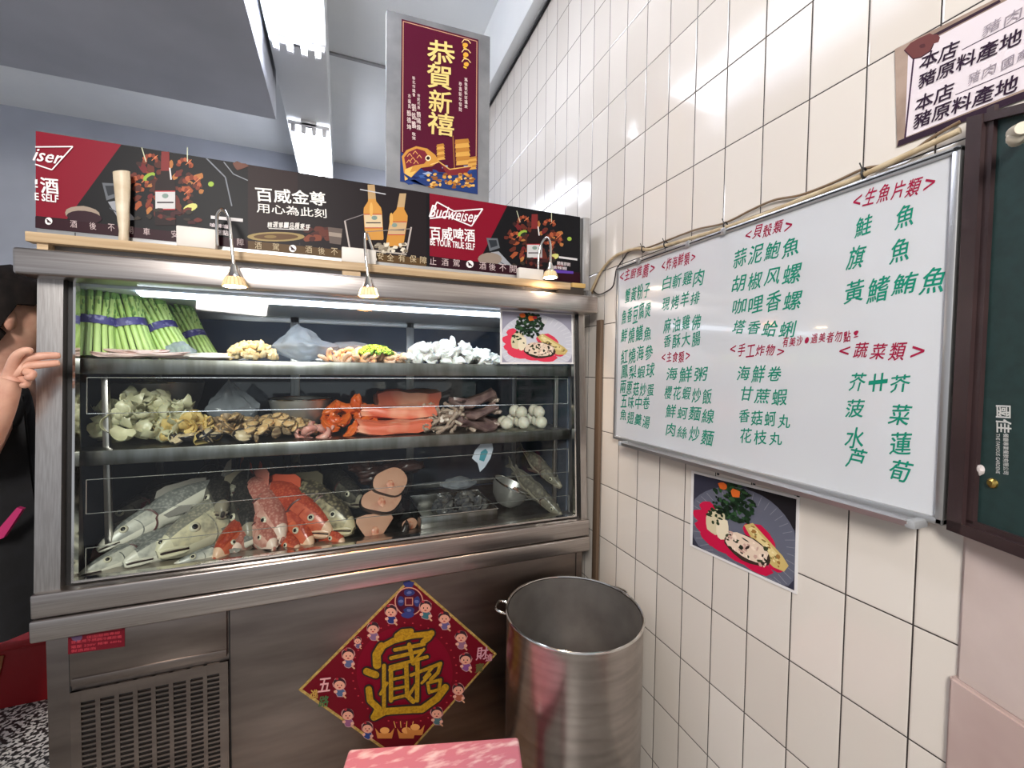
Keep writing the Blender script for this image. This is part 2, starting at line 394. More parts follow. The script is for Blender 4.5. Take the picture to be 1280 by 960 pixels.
for i, (x0, x1) in enumerate(((-.63, -.17), (-.18, .28), (.27, .78))):
    yy = 1.915 - .008 * (i % 2)
    d = MB(); d.box((x0, yy, SH0 + .02), (x1, yy + .008, Z(.195)), DG, .001); d = d.build('sliding_door', fr)
    e = MB()
    for a, bb, zz0, zz1 in ((x0, x1, SH0 + .01, SH0 + .035), (x0, x1, Z(.17), Z(.197)), (x0, x0 + .022, SH0 + .01, Z(.197)), (x1 - .022, x1, SH0 + .01, Z(.197))): e.box((a, yy - .004, zz0), (bb, yy + .012, zz1), ALU, .002)
    e.build('door_frame', d)
wires = [on_y(715, v, 1.392).z for v in (473.5, 504, 559, 587, 615)]
WIRE = mat('bright_wire', (226, 226, 222), .25, .8)
for z in wires:
    MB().tube([(-.592, gy(z) + .012, z), (.765, gy(z) + .012, z)], .0011, WIRE, 6).build('heater_wire', fr)
for za, zb in ((wires[0], wires[1]), (wires[2], wires[3]), (wires[4], Z(-.52))):
    for x in (-.592, .765): MB().tube([(x, gy(za) + .012, za), (x, gy(zb) + .012, zb)], .0011, WIRE, 6).build('heater_wire', fr)
d = MB(); d.prism([(-.50, 1.405, Z(.1965)), (-.50, 1.412, Z(.186)), (-.50, 1.44, Z(.180)), (-.50, 1.47, Z(.1965))], (1.12, 0, 0), emit('case_light_diffuser', (226, 236, 255), CASE_TUBE)); d.build('case_light', fr)
u_ = MB(); u_.box((-.634, 1.40, Z(.192)), (.784, 1.925, Z(.2)), mat('case_ceiling_white', (190, 196, 205), .4)); u_.build('case_roof', fr)
# base front: service panel, louvred vent, seams, maker's plate
p = MB(); p.box((-.609, 1.317, Z(-.775)), (-.288, 1.327, Z(-.650)), STEEL_D, .002); p.box((-.605, 1.314, Z(-.777)), (-.288, 1.322, Z(-.757)), STEEL_D, .002); p.build('service_panel', fr)
v = MB(); vx0, vx1, vz0, vz1 = -.609, -.286, Z(-1.20), Z(-.79)
v.box((vx0 + .004, 1.3215, vz0), (vx1 - .004, 1.3235, vz1), BLACK)
colw, n = .0272, 8; pitch = (vx1 - vx0 - .03) / n
tops = vz1 - .028
for i in range(n + 1):
    a = vx0 if i == 0 else vx0 + .015 + i * pitch - (pitch - colw) / 2 - .0; e_ = vx1 if i == n else vx0 + .015 + i * pitch + (pitch - colw) / 2
    if i == 0: e_ = vx0 + .015 + (pitch - colw) / 2
    v.box((a, 1.316, vz0), (e_, 1.3225, vz1), STEEL_D)
v.box((vx0, 1.3162, tops), (vx1, 1.3225, vz1), STEEL_D)
for k in range(31):
    z = tops - .0125 * (k + 1)
    v.prism([(vx0 + .012, 1.3165, z), (vx0 + .012, 1.3165, z + .0046), (vx0 + .012, 1.3215, z + .0066), (vx0 + .012, 1.3215, z + .002)], (vx1 - vx0 - .024, 0, 0), STEEL_D)
v.build('vent_grille', fr)
sm = MB()
for x in (-.2835, .778): sm.box((x - .0012, 1.3235, Z(-1.2)), (x + .0012, 1.3255, Z(-.646)), BLACK)
sm.box((-.6125, 1.3235, Z(-1.2)), (-.6095, 1.3255, Z(-.65)), BLACK)
sm.build('panel_seam', fr)
plN = Plane((0, 1.3165, H), (1, 0, 0), (0, -1, 0))
q = Print(plN, .0002); q.px([(85, 790), (156, 780), (156, 808), (85, 818)], (96, 18, 30)); q.blob(96, 796, 7, 6, (84, 66, 92), 16)
for k, (tx, x0, x1, y0, y1) in enumerate((('冷凍冷藏展示櫃', 108, 152, 791, 785), ('保固服務專線', 108, 150, 796.5, 790.5), ('營業用不銹鋼冷藏設備', 89, 152, 803, 795.5), ('電壓 220V 頻率 60Hz', 89, 152, 809, 801), ('製造廠商', 89, 120, 814, 810))):
    q.text(tx, (x0, y0), (x1, y1), 3.6, (176, 60, 70), .0)
no = q.done('maker_plate', fr); no['label'] = 'small dark red maker plate'

# ================================================================ SIGN ON TOP
sg = thing('advertising_sign', (.08, 1.43, Z(.26)), 'long beer advertising sign box in red and black along the cabinet top', 'sign')
b = MB(); b.box((-.668, 1.371, Z(.26)), (.832, 1.50, Z(.546)), mat('sign_box_metal', (120, 118, 116), .45, .7), .003); b.build('sign_box', sg)
b = MB(); b.box((-.669, 1.364, Z(.300)), (.60, 1.3705, Z(.3165)), ALU, .001); b.box((-.60, 1.3635, Z(.302)), (-.598, 1.365, Z(.315)), BLACK); b.build('bottom_rail', sg)
b = MB(); b.box((.806, 1.362, Z(.285)), (.834, 1.3705, Z(.546)), ALU, .002); b.build('end_strip', sg)
plA = Plane((0, 1.370, H), (1, 0, 0), (0, -1, 0))
def topy(u): return 164 + (272 - 163) / 690 * (u - 45)
def boty(u): return 285 + (355 - 285) / 690 * (u - 45)
RED = (122, 4, 32); NEAR = (13, 13, 17); STRIPC = (40, 7, 20)
def shrimp(q, u, v, s, rot, col=(164, 84, 54)):
    for k in range(7):
        t = rot + k * .55; x = u + s * math.cos(t); y = v + s * math.sin(t) * .9
        q.blob(x, y, s * .42 * (1 - k * .06), s * .34, col if k % 2 else (120, 54, 36), 10, .15, t, k)
    q.line([(u + s * .2, v), (u + s * 1.2, v - s * .9)], s * .1, (214, 130, 84))
def bottle(q, u, v0, v1, w, body, cap, label, lean=0.0):
    """upright bottle outline from its cap (v0) to its foot (v1)"""
    L = v1 - v0; pr = [(0, .16), (.03, .19), (.08, .19), (.09, .16), (.30, .22), (.42, .47), (.50, .5), (.98, .5), (1, .46)]
    out = [(u + lean * (1 - t) * L + x * w, v0 + t * L) for t, x in pr] + [(u + lean * (1 - t) * L - x * w, v0 + t * L) for t, x in reversed(pr)]
    q.px(out, body)
    def seg(t0, t1, x0, x1, c): q.px([(u + lean * (1 - t0) * L - x0 * w, v0 + t0 * L), (u + lean * (1 - t0) * L + x0 * w, v0 + t0 * L), (u + lean * (1 - t1) * L + x1 * w, v0 + t1 * L), (u + lean * (1 - t1) * L - x1 * w, v0 + t1 * L)], c)
    seg(0, .26, .19, .21, cap)
    seg(.53, .78, .48, .48, label); seg(.53, .545, .48, .48, (170, 30, 40)); seg(.775, .79, .48, .48, (170, 30, 40))
    q.blob(u + .0 * w, v0 + .60 * L, w * .16, w * .12, (120, 140, 132), 10); seg(.68, .70, .40, .40, (60, 50, 56))
    return q
def logo(q, P, part, lw=1.6):
    q.line(P, lw, (236, 226, 228))
def strip_text(q, items, c=(196, 176, 176)):
    for ch, u, v in items:
        if ch == '@':
            q.blob(u, v, 4.6, 4.6, (226, 222, 222), 16); q.line([(u - 2.6, v - 2.4), (u + 2.6, v + 2.4)], 1.6, STRIPC); q.blob(u - .5, v + .5, 1.6, 1.6, STRIPC, 8)
        else: q.text(ch, (u - 4.2, v - .4), (u + 4.2, v + .4), 9, c, .0)
def food_ad(q, x, y, s):
    """grilled shrimp platter around a dark bottle; x, y = bottle cap top, s = scale"""
    rd = random.Random(5)
    q.px([(x - 86 * s, y + 42 * s), (x - 66 * s, y + 43 * s), (x - 62 * s, y + 60 * s), (x - 80 * s, y + 66 * s)], (94, 98, 104)); q.px([(x - 82 * s, y + 46 * s), (x - 68 * s, y + 46 * s), (x - 66 * s, y + 56 * s), (x - 78 * s, y + 60 * s)], (40, 44, 50))
    q.px([(x - 78 * s, y + 68 * s), (x - 64 * s, y + 66 * s), (x - 40 * s, y + 92 * s), (x - 62 * s, y + 94 * s)], (150, 152, 158)); q.line([(x - 76 * s, y + 76 * s), (x - 50 * s, y + 92 * s)], 1.4 * s, (70, 74, 80))
    for k in range(70):
        a = rd.uniform(0, 2 * PI); r = rd.uniform(.2, 1); u = x + math.cos(a) * r * 52 * s; v = y + 45 * s + math.sin(a) * r * 42 * s
        q.blob(u, v, rd.uniform(3, 8) * s, rd.uniform(2.5, 5) * s, rd.choice([(120, 52, 34), (92, 40, 30), (150, 76, 44), (70, 34, 28), (170, 110, 60), (104, 30, 34), (52, 30, 28)]), 9, .3, a, k)
    for dx, dy, sz, ro in ((-34, 42, 9, 3.4), (36, 44, 10, 3.6), (-20, 12, 8, 3.0), (26, 18, 8, 3.2), (24, 58, 8, 4.2)): shrimp(q, x + dx * s, y + dy * s, sz * s, ro)
    q.blob(x - 22 * s, y + 34 * s, 9 * s, 4.5 * s, (140, 168, 62), 12, .05, -.5); q.blob(x - 20 * s, y + 36 * s, 6 * s, 3 * s, (40, 44, 34), 12, .05, -.5)
    q.blob(x + 34 * s, y + 76 * s, 10 * s, 5 * s, (206, 204, 120), 12, .05, -.35); q.blob(x + 62 * s, y + 44 * s, 4 * s, 3.6 * s, (150, 178, 70), 10)
    q.line([(x - 32 * s, y - 6 * s), (x - 26 * s, y + 14 * s)], 1.2 * s, (196, 200, 170)); q.line([(x + 30 * s, y - 6 * s), (x + 30 * s, y + 14 * s)], 1.2 * s, (196, 200, 170))
    bottle(q, x, y, y + 100 * s, 28 * s, (30, 16, 18), (118, 40, 40), (196, 194, 194))
    q.line([(x + 6 * s, y + 22 * s), (x + 8 * s, y + 38 * s)], 2 * s, (220, 216, 214))
    for k in range(16): q.blob(x + rd.uniform(-46, 46) * s, y + rd.uniform(78, 96) * s, rd.uniform(3, 7) * s, rd.uniform(2, 4) * s, rd.choice([(60, 26, 30), (96, 40, 34), (48, 40, 34)]), 8, .3, 0, k)
# left panel
q = Print(plA, .0010)
q.px([(45, topy(45)), (310, topy(310)), (310, boty(310)), (45, boty(45))], NEAR)
q.px([(45, topy(45)), (152, topy(152)), (84, 274), (45, 270)], RED)
food_ad(q, 207, 190, .92)
q.blob(104, 268, 22, 10, (150, 134, 120), 16, .03, .1); q.blob(106, 272, 22, 8, (44, 20, 30), 16, .03, .1)
q.line([(258, 198), (282, 222), (290, 258)], 1.6, (120, 124, 132)); q.line([(280, 203), (292, 218), (310, 226)], 1.2, (130, 134, 140)); q.blob(300, 208, 9, 5, (104, 66, 54), 10, .3)
q.px([(45, 271), (310, 300), (310, boty(310)), (45, boty(45))], STRIPC)
a1 = q.done('printed_panel', sg)
q = Print(plA, .0034)
logo(q, [(45, 184.5), (92, 184), (66, 213), (45, 206)], 'end'); q.text('iser', (45, 194), (79, 199), 15, (238, 226, 228), .02, .35)
q.text('酒', (52, 232), (74, 234), 19, (238, 230, 230), .03); q.px([(45, 225), (48, 225), (48, 231), (45, 231)], (238, 230, 230)); q.px([(45, 233), (48.5, 233.4), (48.5, 235.4), (45, 235)], (238, 230, 230))
q.text('E SELF', (45, 246), (74, 249.5), 9, (238, 230, 230), .04)
strip_text(q, [('@', 62, 277), ('酒', 93, 280.5), ('後', 117, 283), ('不', 140, 285), ('開', 163, 288), ('車', 184, 290), ('安', 219, 293), ('障', 301, 303)])
q.text('開瓶即刻點', (245, 288), (286, 292), 6.6, (222, 210, 212), .02); q.text('嗆辣蝦', (263, 281.5), (286, 284), 5, (222, 210, 212), .02); q.px([(264, 270), (304, 274), (304, 278), (264, 274)], (210, 206, 206))
q.done('lettering', sg)
# middle panel
q = Print(plA, .0010)
q.px([(310, topy(310)), (533, topy(533)), (533, boty(533)), (310, boty(310))], (26, 18, 21))
rd = random.Random(11)
q.px([(310, topy(310)), (372, topy(372)), (372, 290), (310, 292)], (36, 21, 22))
q.blob(345, 296, 36, 6, (150, 130, 84), 20); q.blob(345, 296, 28, 4, (92, 66, 40), 20); q.blob(338, 296, 8, 2, (130, 108, 66), 10)
for k in range(12): q.blob(398 + rd.uniform(-14, 14), 293 + rd.uniform(-7, 7), rd.uniform(4, 8), rd.uniform(3, 5), rd.choice([(92, 46, 36), (120, 62, 44), (70, 36, 32)]), 9, .25, 0, k)
q.px([(410, 284), (428, 286), (426, 306), (412, 304)], (96, 84, 78)); q.px([(411, 290), (427, 292), (427, 297), (411, 295)], (150, 136, 124))
bottle(q, 468, 231, 300, 23, (196, 140, 66), (176, 146, 104), (206, 186, 150), -.06)
bottle(q, 493, 242, 308, 22, (192, 134, 58), (178, 150, 110), (190, 160, 120), .16)
q.blob(464, 262, 2.2, 9, (212, 164, 88), 12); q.blob(489, 274, 2.2, 8, (210, 162, 84), 12)
q.line([(431, 276), (437, 310)], 2.0, (176, 166, 160)); q.line([(514, 284), (508, 316)], 2.0, (176, 166, 160)); q.line([(431, 276), (455, 268)], 1.0, (128, 120, 120)); q.line([(455, 290), (514, 286)], 1.0, (128, 118, 112)); q.line([(437, 310), (508, 318)], 2, (170, 160, 150))
for k in range(34): q.blob(489 + rd.uniform(-20, 18), 310 + rd.uniform(-5, 5), rd.uniform(1.5, 4), rd.uniform(1.5, 3), rd.choice([(190, 180, 160), (150, 140, 124), (214, 206, 188), (120, 108, 92)]), 7, .3, 0, k)
q.line([(450, 237), (482, 243)], 1.2, (190, 190, 196))
q.px([(310, 301), (533, 323.5), (533, boty(533)), (310, boty(310))], (84, 62, 34))
q.done('printed_panel', sg)
q = Print(plA, .0034)
q.text('百威金尊', (320, 243), (407, 249.5), 17, (240, 236, 230), .03); q.text('用心為此刻', (321, 260), (408, 267.5), 11.5, (232, 228, 222), .015)
q.hand('精選單一品種麥芽', (334, 281), (388, 284), 7.5, (226, 222, 216), .02, 4); q.line([(336, 286), (386, 288)], .9, (226, 222, 216))
strip_text(q, [('酒', 323, 307), ('駕', 345, 309), ('@', 366, 311), ('酒', 386, 312), ('後', 402, 314), ('不', 418, 315), ('安', 475, 320.5), ('全', 488, 322), ('有', 502, 323), ('保', 516, 324), ('障', 529, 325.5)], (190, 172, 140))
q.done('lettering', sg)
# right panel
q = Print(plA, .0010)
q.px([(533, topy(533)), (725, topy(725)), (725, boty(725)), (533, boty(533))], NEAR)
q.px([(537, topy(537)), (634, topy(634)), (598, 328), (537, 320)], RED)
food_ad(q, 668, 268, .70)
q.blob(612, 324, 15, 8, (140, 126, 114), 14); q.px([(537, 321), (725, 341), (725, boty(725)), (537, boty(537))], STRIPC)
q.done('printed_panel', sg)
q = Print(plA, .0034)
logo(q, [(537, 272), (546, 253), (567, 264.5), (603, 261.5), (589, 283), (560, 271), (537, 273.5)], 'full'); q.text('Budweiser', (538, 264), (597, 272), 15, (240, 228, 230), .015, .3)
q.text('百威啤酒', (537.5, 291.5), (593, 295), 16, (240, 232, 232), .03); q.text('BE YOUR TRUE SELF', (537.5, 302.5), (593, 309), 8, (236, 228, 228), .04)
strip_text(q, [('止', 541, 326.5), ('酒', 556, 328), ('駕', 570, 329), ('@', 587, 330.5), ('酒', 603, 332.5), ('後', 615, 334), ('不', 628, 335), ('開', 641, 336.5)])
q.px([(698, 320.5), (721, 323.5), (721, 326), (698, 323)], (210, 206, 206)); q.text('開瓶即刻', (696, 329), (712, 331), 4.5, (222, 210, 212), .02); q.text('嗆辣蝦', (690, 334), (708, 336), 4, (222, 210, 212), .02)
q.px([(690, 337), (716, 339.5), (716, 342.5), (690, 341)], (92, 60, 160))
q.done('lettering', sg)
wd = MB(); wd.box((-.676, 1.336, Z(.2785)), (.745, 1.363, Z(.3015)), WOODL, .002)
wo = wd.build('wooden_strip'); tag(wo, 'pale wooden strip along the foot of the beer advertising sign', 'wooden strip')
wd = MB(); wd.box((.752, 1.338, Z(.288)), (.806, 1.362, Z(.3045)), mat('yellowish_wood', (196, 160, 96), .6), .002); tag(wd.build('wooden_block'), 'short yellowish wood block at the right end of the sign', 'wooden block')
sp = MB(); sp.box((-.66, 1.345, Z(.2595)), (-.64, 1.37, Z(.2785)), WOODL); sp.box((.70, 1.34, Z(.2595)), (.80, 1.362, Z(.288)), mat('dark_spacer', (50, 42, 36), .7)); sp.box((.0, 1.345, Z(.2595)), (.05, 1.365, Z(.2785)), WOODL)
tag(sp.build('wooden_spacer'), 'dark packing pieces between the steel canopy and wooden strip', 'spacer')
# tapered cream stick on the wooden strip
P = lambda u, v, y=1.349: on_y(u, v, y)
k = MB(); rows = [(303, 148, 161), (290, 149, 161), (278, 147, 162), (260, 145, 162), (240, 143, 163), (225, 141.5, 163), (215, 141, 162.5)]
pts = [((P(a, vv) + P(bb, vv)) / 2, (P(bb, vv) - P(a, vv)).length / 2) for vv, a, bb in rows]
pts[0] = (Vector((pts[0][0].x, pts[0][0].y, Z(.3015))), pts[0][1])
vs = []; n = 14
for (cc, r) in pts:
    for i in range(n): t = 2 * PI * i / n; vs.append(cc + Vector((r * math.cos(t), .010 * math.sin(t), (.004 * math.cos(t) if cc is pts[-1][0] else 0))))
fs = [[i * n + j, i * n + (j + 1) % n, (i + 1) * n + (j + 1) % n, (i + 1) * n + j] for i in range(len(pts) - 1) for j in range(n)] + [list(range(n))[::-1], [(len(pts) - 1) * n + j for j in range(n)]]
k.add(vs, fs, mat('cream_horn', (214, 202, 178), .45, c2=(188, 168, 138), scale=18, detail=4))
tag(k.build('shoehorn_stick'), 'cream tapered stick standing on the wooden strip before the sign', 'stick')

# ================================================================ GOOSENECK LAMPS
def lamp(base, stalk, head, label, warm, power):
    (bu0, bv0), (bu1, bv1) = base; a = P(bu0, bv1, 1.343); bb = P(bu1, bv0, 1.343)
    z0 = Z(.3015)
    t = thing('gooseneck_lamp', ((a.x + bb.x) / 2, 1.35, z0), label, 'lamp', 'gooseneck lamps on the sign ledge')
    m = MB(); m.box((a.x, 1.338, z0), (bb.x, 1.362, z0 + (bb.z - a.z) * .9), mat('lamp_base_white', (214, 208, 200), .5), .003); m.build('lamp_base', t)
    pts = [on_y(u, v, y) for u, v, y in stalk]
    pts[0].z = z0 + .012
    C = []                                                      # smooth the stalk
    for i in range(len(pts) - 1):
        p0, p1, p2, p3 = pts[max(i - 1, 0)], pts[i], pts[i + 1], pts[min(i + 2, len(pts) - 1)]
        for k in range(6):
            s = k / 6; C.append(.5 * ((2 * p1) + (p2 - p0) * s + (2 * p0 - 5 * p1 + 4 * p2 - p3) * s * s + (3 * p1 - p0 - 3 * p2 + p3) * s ** 3))
    C.append(pts[-1])
    m = MB(); m.tube(C, .0042, CHROME, 10); m.build('gooseneck', t)
    hd = on_y(head[0], head[1], stalk[-1][2]); ax = (pts[-1] - pts[-2]).normalized(); ax = (ax * .3 + Vector((.02, .02, -1))).normalized()
    Q = Vector((0, 0, -1)).rotation_difference(ax).to_matrix().to_4x4(); Q.translation = pts[-1]
    k = head[2]
    m = MB(); m.lathe([(.004, 0), (.0065, -.004), (.009, -.016), (.014, -.026), (.0175, -.03)], CHROME, 28, M=Q @ Matrix.Scale(k, 4)); m.build('lamp_head', t)
    m = MB()
    m.lathe([(.0175, -.0305), (.0215, -.040), (.024, -.050), (.0225, -.0505), (.0, -.047)], mat('frosted_lamp_ring', (240, 214, 170), .35), 28, M=Q @ Matrix.Scale(k, 4))
    for i in range(18):
        th = 2 * PI * i / 18; m.tube([Q @ (Vector((.0178 * math.cos(th), .0178 * math.sin(th), -.031)) * k), Q @ (Vector((.0245 * math.cos(th), .0245 * math.sin(th), -.050)) * k)], .0013, mat('lamp_fin', (225, 200, 150), .3, .6), 5)
    m.build('lamp_shade', t)
    m = MB(); m.lathe([(.0, -.0515), (.0222, -.0508), (.0222, -.0495)], emit('lamp_led_%d' % int(power * 100), warm, 60.0), 24, M=Q @ Matrix.Scale(k, 4)); m.build('bulb', t)
    L = bpy.data.lights.new('lamp_glow', 'SPOT'); L.energy = power; L.color = [lin(x) for x in warm]; L.spot_size = math.radians(95); L.spot_blend = .6; L.shadow_soft_size = .018
    lo = bpy.data.objects.new('lamp_glow', L); COL.objects.link(lo); lo.parent = t
    lo.location = (Q @ Vector((0, 0, -.058 * k))) - t.location; lo.rotation_euler = Vector((0, 0, -1)).rotation_difference(Vector((.02, .42, -1)).normalized()).to_euler()
    return t
WARM = (255, 160, 78)
lamp(((221, 290), (270, 313)), [(272, 308, 1.345), (271, 285, 1.34), (272, 268, 1.33), (279, 262, 1.315), (286, 274, 1.295), (289, 300, 1.285), (292, 330, 1.28)], (296, 350, 1.12), 'gooseneck lamp leftmost on the ledge, above the asparagus side', (255, 214, 160), SPOT_WARM * .6)
lamp(((427, 312), (470, 328)), [(470, 325, 1.345), (466, 312, 1.342), (458, 291, 1.33), (456, 298, 1.30), (457, 318, 1.285), (460, 345, 1.28)], (463, 365, 1.12), 'gooseneck lamp in the middle, glowing warm over the red fish fillets', WARM, SPOT_WARM * 2.8)
lamp(((648, 334), (679, 346)), [(673, 340, 1.345), (673, 322, 1.342), (677, 304, 1.335), (684, 297, 1.32), (688, 306, 1.305), (688, 328, 1.295)], (688, 345, 1.0), 'gooseneck lamp nearest the tiled wall with a white glow', (255, 226, 190), SPOT_WARM * .7)
# ================================================================ NEW YEAR POSTER ON A STEEL BOARD
plP = Plane((0, 1.60, H), (1, 0, 0), (0, -1, 0))
po = thing('new_year_poster', (.335, 1.612, Z(.26)), 'tall maroon new year poster with gold characters on grey board', 'poster')
a = plP.ab(483, 12); b_ = plP.ab(612, 45)
m = MB(); m.prism([(a[0], 1.6, Z(.2595)), (b_[0] + .004, 1.6, Z(.2595)), (b_[0] + .002, 1.6, H + b_[1] - .002), (a[0], 1.6, H + a[1])], (0, .025, 0), mat('grey_zinc_board', (112, 114, 118), .5, .45, c2=(140, 141, 143), scale=7, detail=6)); m.build('backing_board', po)
q = Print(plP, .0015); MAR = (78, 10, 38); GOLD = (222, 196, 122)
q.px([(502, 24), (598, 50), (597, 243), (500, 227)], MAR)
for l in ([(504, 27), (596, 52)], [(504, 27), (503, 190)], [(596, 52), (595, 205)]): q.line(l, .9, (196, 150, 120))
rd = random.Random(3)
# sea, fish, junk and coin heap along the foot
q.px([(501, 190), (515, 200), (530, 214), (560, 216), (596, 205), (597, 243), (500, 227)], (34, 56, 110))
for k in range(26): q.blob(rd.uniform(509, 588), rd.uniform(208, 232), rd.uniform(3, 7), rd.uniform(1, 2.4), rd.choice([(60, 92, 150), (24, 36, 84), (150, 164, 196), (40, 66, 128)]), 9, .3, rd.uniform(-.4, .4), k)
q.px([(502, 196), (508, 188), (520, 183), (534, 186), (544, 194), (549, 202), (540, 208), (526, 210), (514, 222), (506, 226), (504, 210)], (196, 140, 62))
q.px([(505, 197), (511, 190), (521, 186), (531, 189), (536, 197), (530, 205), (518, 207), (508, 212)], (116, 34, 48))
for (x, y) in ((512, 194), (519, 191), (516, 199), (524, 196), (511, 202), (520, 203)): q.line([(x - 3, y + 2), (x, y - 2), (x + 3, y + 2)], .9, (214, 160, 90))
q.blob(535, 198, 3.6, 3.6, (236, 216, 180), 14); q.blob(535, 198, 2.2, 2.2, (40, 26, 30), 12)
q.px([(506, 212), (516, 208), (512, 216), (520, 214), (514, 222), (506, 226)], (222, 180, 96)); q.line([(538, 206), (548, 203)], 1, (230, 190, 120))
def sail(x0, y0, x1, y1, w0, w1):
    for k in range(6):
        t0, t1 = k / 6, (k + 1) / 6; u0, v0 = x0 + (x1 - x0) * t0, y0 + (y1 - y0) * t0; u1, v1 = x0 + (x1 - x0) * t1, y0 + (y1 - y0) * t1
        q.px([(u0 - w0, v0 + 1), (u0 + w1, v0 - .5), (u1 + w1 + 1.5, v1 - .5), (u1 - w0 - 1, v1 + 1)], (206, 156, 76) if k % 2 else (176, 120, 52))
sail(577, 174, 579, 206, 8, 8); sail(550, 180, 551, 200, 4, 4); sail(591, 196, 590, 212, 5, 4)
q.line([(566, 170), (568, 212)], 1.2, (150, 100, 50)); q.px([(548, 202), (562, 212), (590, 208), (582, 218), (560, 220)], (120, 40, 44)); q.line([(548, 202), (562, 212), (590, 208)], 1.2, (214, 170, 90))
for k in range(70): q.blob(rd.uniform(534, 593), 222 + rd.uniform(-5, 13) + (0), rd.uniform(1.8, 3.2), rd.uniform(1.2, 2.2), rd.choice([(206, 150, 66), (178, 116, 44), (226, 184, 104), (140, 86, 40)]), 8, .2, 0, k)
q.px([(500, 214), (532, 233), (534, 222), (512, 226)], (34, 56, 110))
for dy in (54, 66, 78): q.blob(582 + (dy - 66) * .06, dy + 3, 3.4, 3, (214, 160, 60), 10, .1); q.line([(577, dy), (580, dy - 4), (585, dy - 3), (588, dy + 1)], 1.1, (226, 190, 130)); q.line([(579, dy + 6), (583, dy + 8)], 1.6, (222, 180, 60))
q.done('poster_print', po)
q = Print(plP, .0045)
for ch, u, v, hh, ww in (('恭', 551, 66, 29, 34), ('賀', 549, 96, 29, 30), ('新', 550, 127, 27, 28), ('禧', 551, 155, 27, 32)):
    q.text(ch, (u - ww / 2, v - ww * .04), (u + ww / 2, v + ww * .10), hh, GOLD, .025, .12)
o = q.done('lettering', po); o['label'] = 'four large pale gold brush characters'
q = Print(plP, .0045)
def column(t, u, v0, v1, s, c=(226, 206, 200)):
    for i, ch in enumerate(t):
        v = v0 + (v1 - v0) * (i + .5) / len(t); q.text(ch, (u - s / 2, v - .3), (u + s / 2, v + .3), (v1 - v0) / len(t) * .82, c, .01)
column('顏德坤', 511, 138, 164, 5); column('市議員', 511.5, 118, 137, 3.4); column('新北市議會', 517, 96, 122, 3.6); column('劉銘鵬', 517, 130, 162, 5); column('敬賀', 517, 166, 176, 4.4); column('顏陽煌', 523, 140, 164, 5); column('市民代表', 523, 118, 138, 3.4)
column('萬象更新好運來', 582, 98, 137, 3.8); column('恭喜新年發財', 575, 103, 141, 3.8)
q.done('small_print', po)

# ================================================================ WHITEBOARD
WBX = .862
wb = thing('whiteboard', (.87, .80, Z(-.24)), 'large whiteboard menu with green and red handwriting on the tiled wall', 'whiteboard')
plW = Plane((WBX, 0, H), (0, -1, 0), (-1, 0, 0))
TL, BL = on_x(772, 335, WBX), on_x(768, 548, WBX); y1 = (TL.y + BL.y) / 2; y0 = .362; z1 = on_x(772, 335, WBX).z; z0 = BL.z
m = MB(); m.box((WBX, y0 + .004, z0 + .004), (.878, y1 - .004, z1 - .004), mat('white_gloss_board', (196, 198, 201), .12, coat=.5)); o = m.build('board', wb)
m = MB(); w_ = .011
for lo, hi in (((WBX - .006, y0, z1 - w_), (.879, y1, z1)), ((WBX - .006, y0, z0), (.879, y1, z0 + w_)), ((WBX - .006, y1 - w_, z0), (.879, y1, z1)), ((WBX - .006, y0, z0), (.879, y0 + w_, z1))): m.box(lo, hi, ALU, .0025)
m.build('frame', wb)
m = MB(); m.box((WBX - .0065, y0, z1 - .0075), (WBX - .0055, y1, z1 - .0045), BLACK); m.box((WBX - .0065, y1 - .0075, z0), (WBX - .0055, y1 - .0045, z1), mat('frame_groove', (90, 90, 92), .5)); m.build('frame_groove', wb)
m = MB(); b = bmesh.new()
prof = [(0, 0), (-.030, -.004), (-.034, .006), (-.031, .006), (-.029, .000), (0, .006)]
m.prism([(WBX - .004 + x, y0 + .03, z0 - .004 + z) for x, z in prof], (0, y1 - y0 - .12, 0), ALU); m.build('pen_tray', wb)
for yy in (y0 + .02, y1 - .085):
    m = MB(); m.box((WBX - .036, yy, z0 - .010), (WBX + .002, yy + .014, z0 + .004), mat('grey_plastic', (150, 152, 154), .4), .003); m.build('tray_end', wb)
for u, v in ((800, 323), (907, 287), (862, 303)):
    p = on_x(u, v, WBX); m = MB(); m.box((WBX - .010, p.y - .006, z1 - .014), (WBX - .004, p.y + .006, z1 + .003), ALU, .002); m.build('clip', wb)
RI, GI = (150, 24, 60), (22, 128, 104)
def note(t, p0, p1, h, c, name, seed):
    q = Print(plW, .0006, .6); q.hand(t, p0, p1, h, c, .012, seed); return q.done(name, wb)
heads = [('<主廚推薦>', (774, 346), (820, 334), 15), ('<炸海鮮類>', (826, 332), (871, 320), 15), ('<主食類>', (826, 447), (864, 445), 14), ('<貝殼類>', (930, 294), (993, 280), 17),
         ('<手工炸物>', (911, 437), (983, 439), 15), ('<生魚片類>', (1064, 252), (1173, 226), 21), ('<蔬菜類>', (1046, 437), (1161, 439), 21), ('有美沙.過美者勿點!', (978, 428), (1076, 418), 13)]
for i, (t, a_, b2, hh) in enumerate(heads): note(t, a_, b2, hh, RI, 'menu_heading', i + 1)
